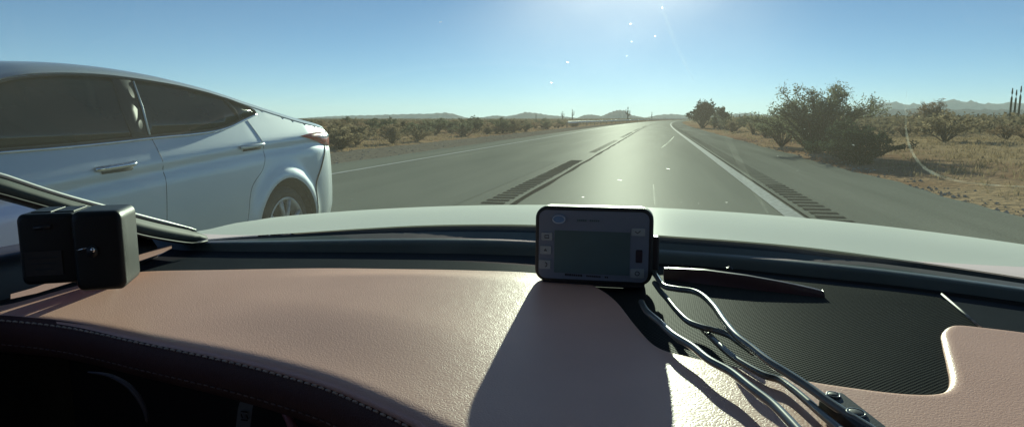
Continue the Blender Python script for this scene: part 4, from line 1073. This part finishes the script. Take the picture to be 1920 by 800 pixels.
for dxx in (-.055, -.02):
    v, f = box(dxx, .03, .1115, .03, .06, .002); mk('top_rib', v, f, M_box, sb, local=True, smooth=False, bevel=.0008)
v, f = tube([Vector((-.02, .06, .04)), Vector((-.02, .13, .01)), Vector((-.02, .21, -.036))], .010, 8); mk('bracket', v, f, M_blk, sb, local=True, smooth=False)
v, f = tube([Vector((-.06, -.0185, .092)), Vector((-.035, -.019, .094))], .003, 8); mk('side_clip', v, f, M_blk, sb, local=True)

# ------------------------------------------------------------------ cables
M_cab = mat('cable_sheath', (.09, .10, .095), .3, 0, coat=.9, col2=(.11, .12, .115), nscale=60)
def cable(pts, rad, label, hts):
    P = [onz(1200+X/2.222, 440+Y/2.222, ZD+h_) for (X, Y), h_ in zip(pts, hts)]
    q = smoothline(P, 8); v, f = tube(q, rad*.98, 12); o = mk('cable', v, f, M_cab); tag(o, label, 'cable'); return o
def H(n, a, b, c): return [a+(b-a)*math.sin(min(1, i/(n-1)*2)*math.pi/2) if i/(n-1) < .5 else b+(c-b)*(i/(n-1)-.5)*2 for i in range(n)]
A = [(60, 160), (72, 178), (100, 213), (150, 225), (220, 235), (265, 257), (310, 302), (350, 360), (400, 420), (470, 475), (540, 530), (620, 580), (700, 632), (780, 690), (900, 770), (1060, 870)]
cable(A, .0040, 'outer black cable arching from the monitor over the speaker mesh, topmost', H(len(A), .025, .030, .016))
B = [(60, 200), (85, 235), (112, 265), (150, 312), (200, 360), (260, 385), (310, 397), (370, 418), (412, 447), (470, 488)]
cable(B, .0037, 'short black cable that curls from the monitor and joins the topmost cable', H(len(B), .022, .018, .014))
D_ = [(255, 385), (300, 430), (380, 502), (450, 548), (520, 585), (580, 604), (640, 645), (700, 695), (780, 765), (860, 830)]
cable(D_, .0036, 'middle black cable lying between the other two toward the connector', H(len(D_), .010, .010, .012))
E_ = [(5, 280), (30, 320), (80, 362), (140, 417), (220, 467), (290, 522), (380, 572), (470, 642), (550, 702), (620, 772), (700, 860)]
cable(E_, .0042, 'lowest black cable leaving from under the monitor across the leather', H(len(E_), .015, .018, .02))
con = thing('cable_connector', 'black cable connector block with two dark bolts at the bottom edge', 'connector', onz(1575, 770, ZD+.012))
cdir = (onz(1640, 815, ZD+.01)-onz(1545, 748, ZD+.01)); ca = math.atan2(cdir.y, cdir.x)
con.rotation_euler = (0, R(4), ca)
mk('block', *box(.022, 0, .002, .075, .022, .016), M_blk, con, local=True, bevel=.004)
for xx, rr in ((-.008, .0055), (.022, .0075)):
    v, f = tube([Vector((xx, -.002, .008)), Vector((xx, -.002, .0108)), Vector((xx, -.002, .0115))], [rr*.85, rr*.85, rr*.6], 16); b_ = mk('bolt', v, f, M_blk, con, local=True)
    v, f = tube([Vector((xx+rr*.9*math.cos(t), -.002+rr*.9*math.sin(t), .0106)) for t in np.linspace(0, 2*math.pi, 17)], .0009, 6, cap=False); mk('bolt_rim', v, f, M_cab, b_, local=True)
for o in list(bpy.data.objects):
    if '_used' in o: del o['_used']
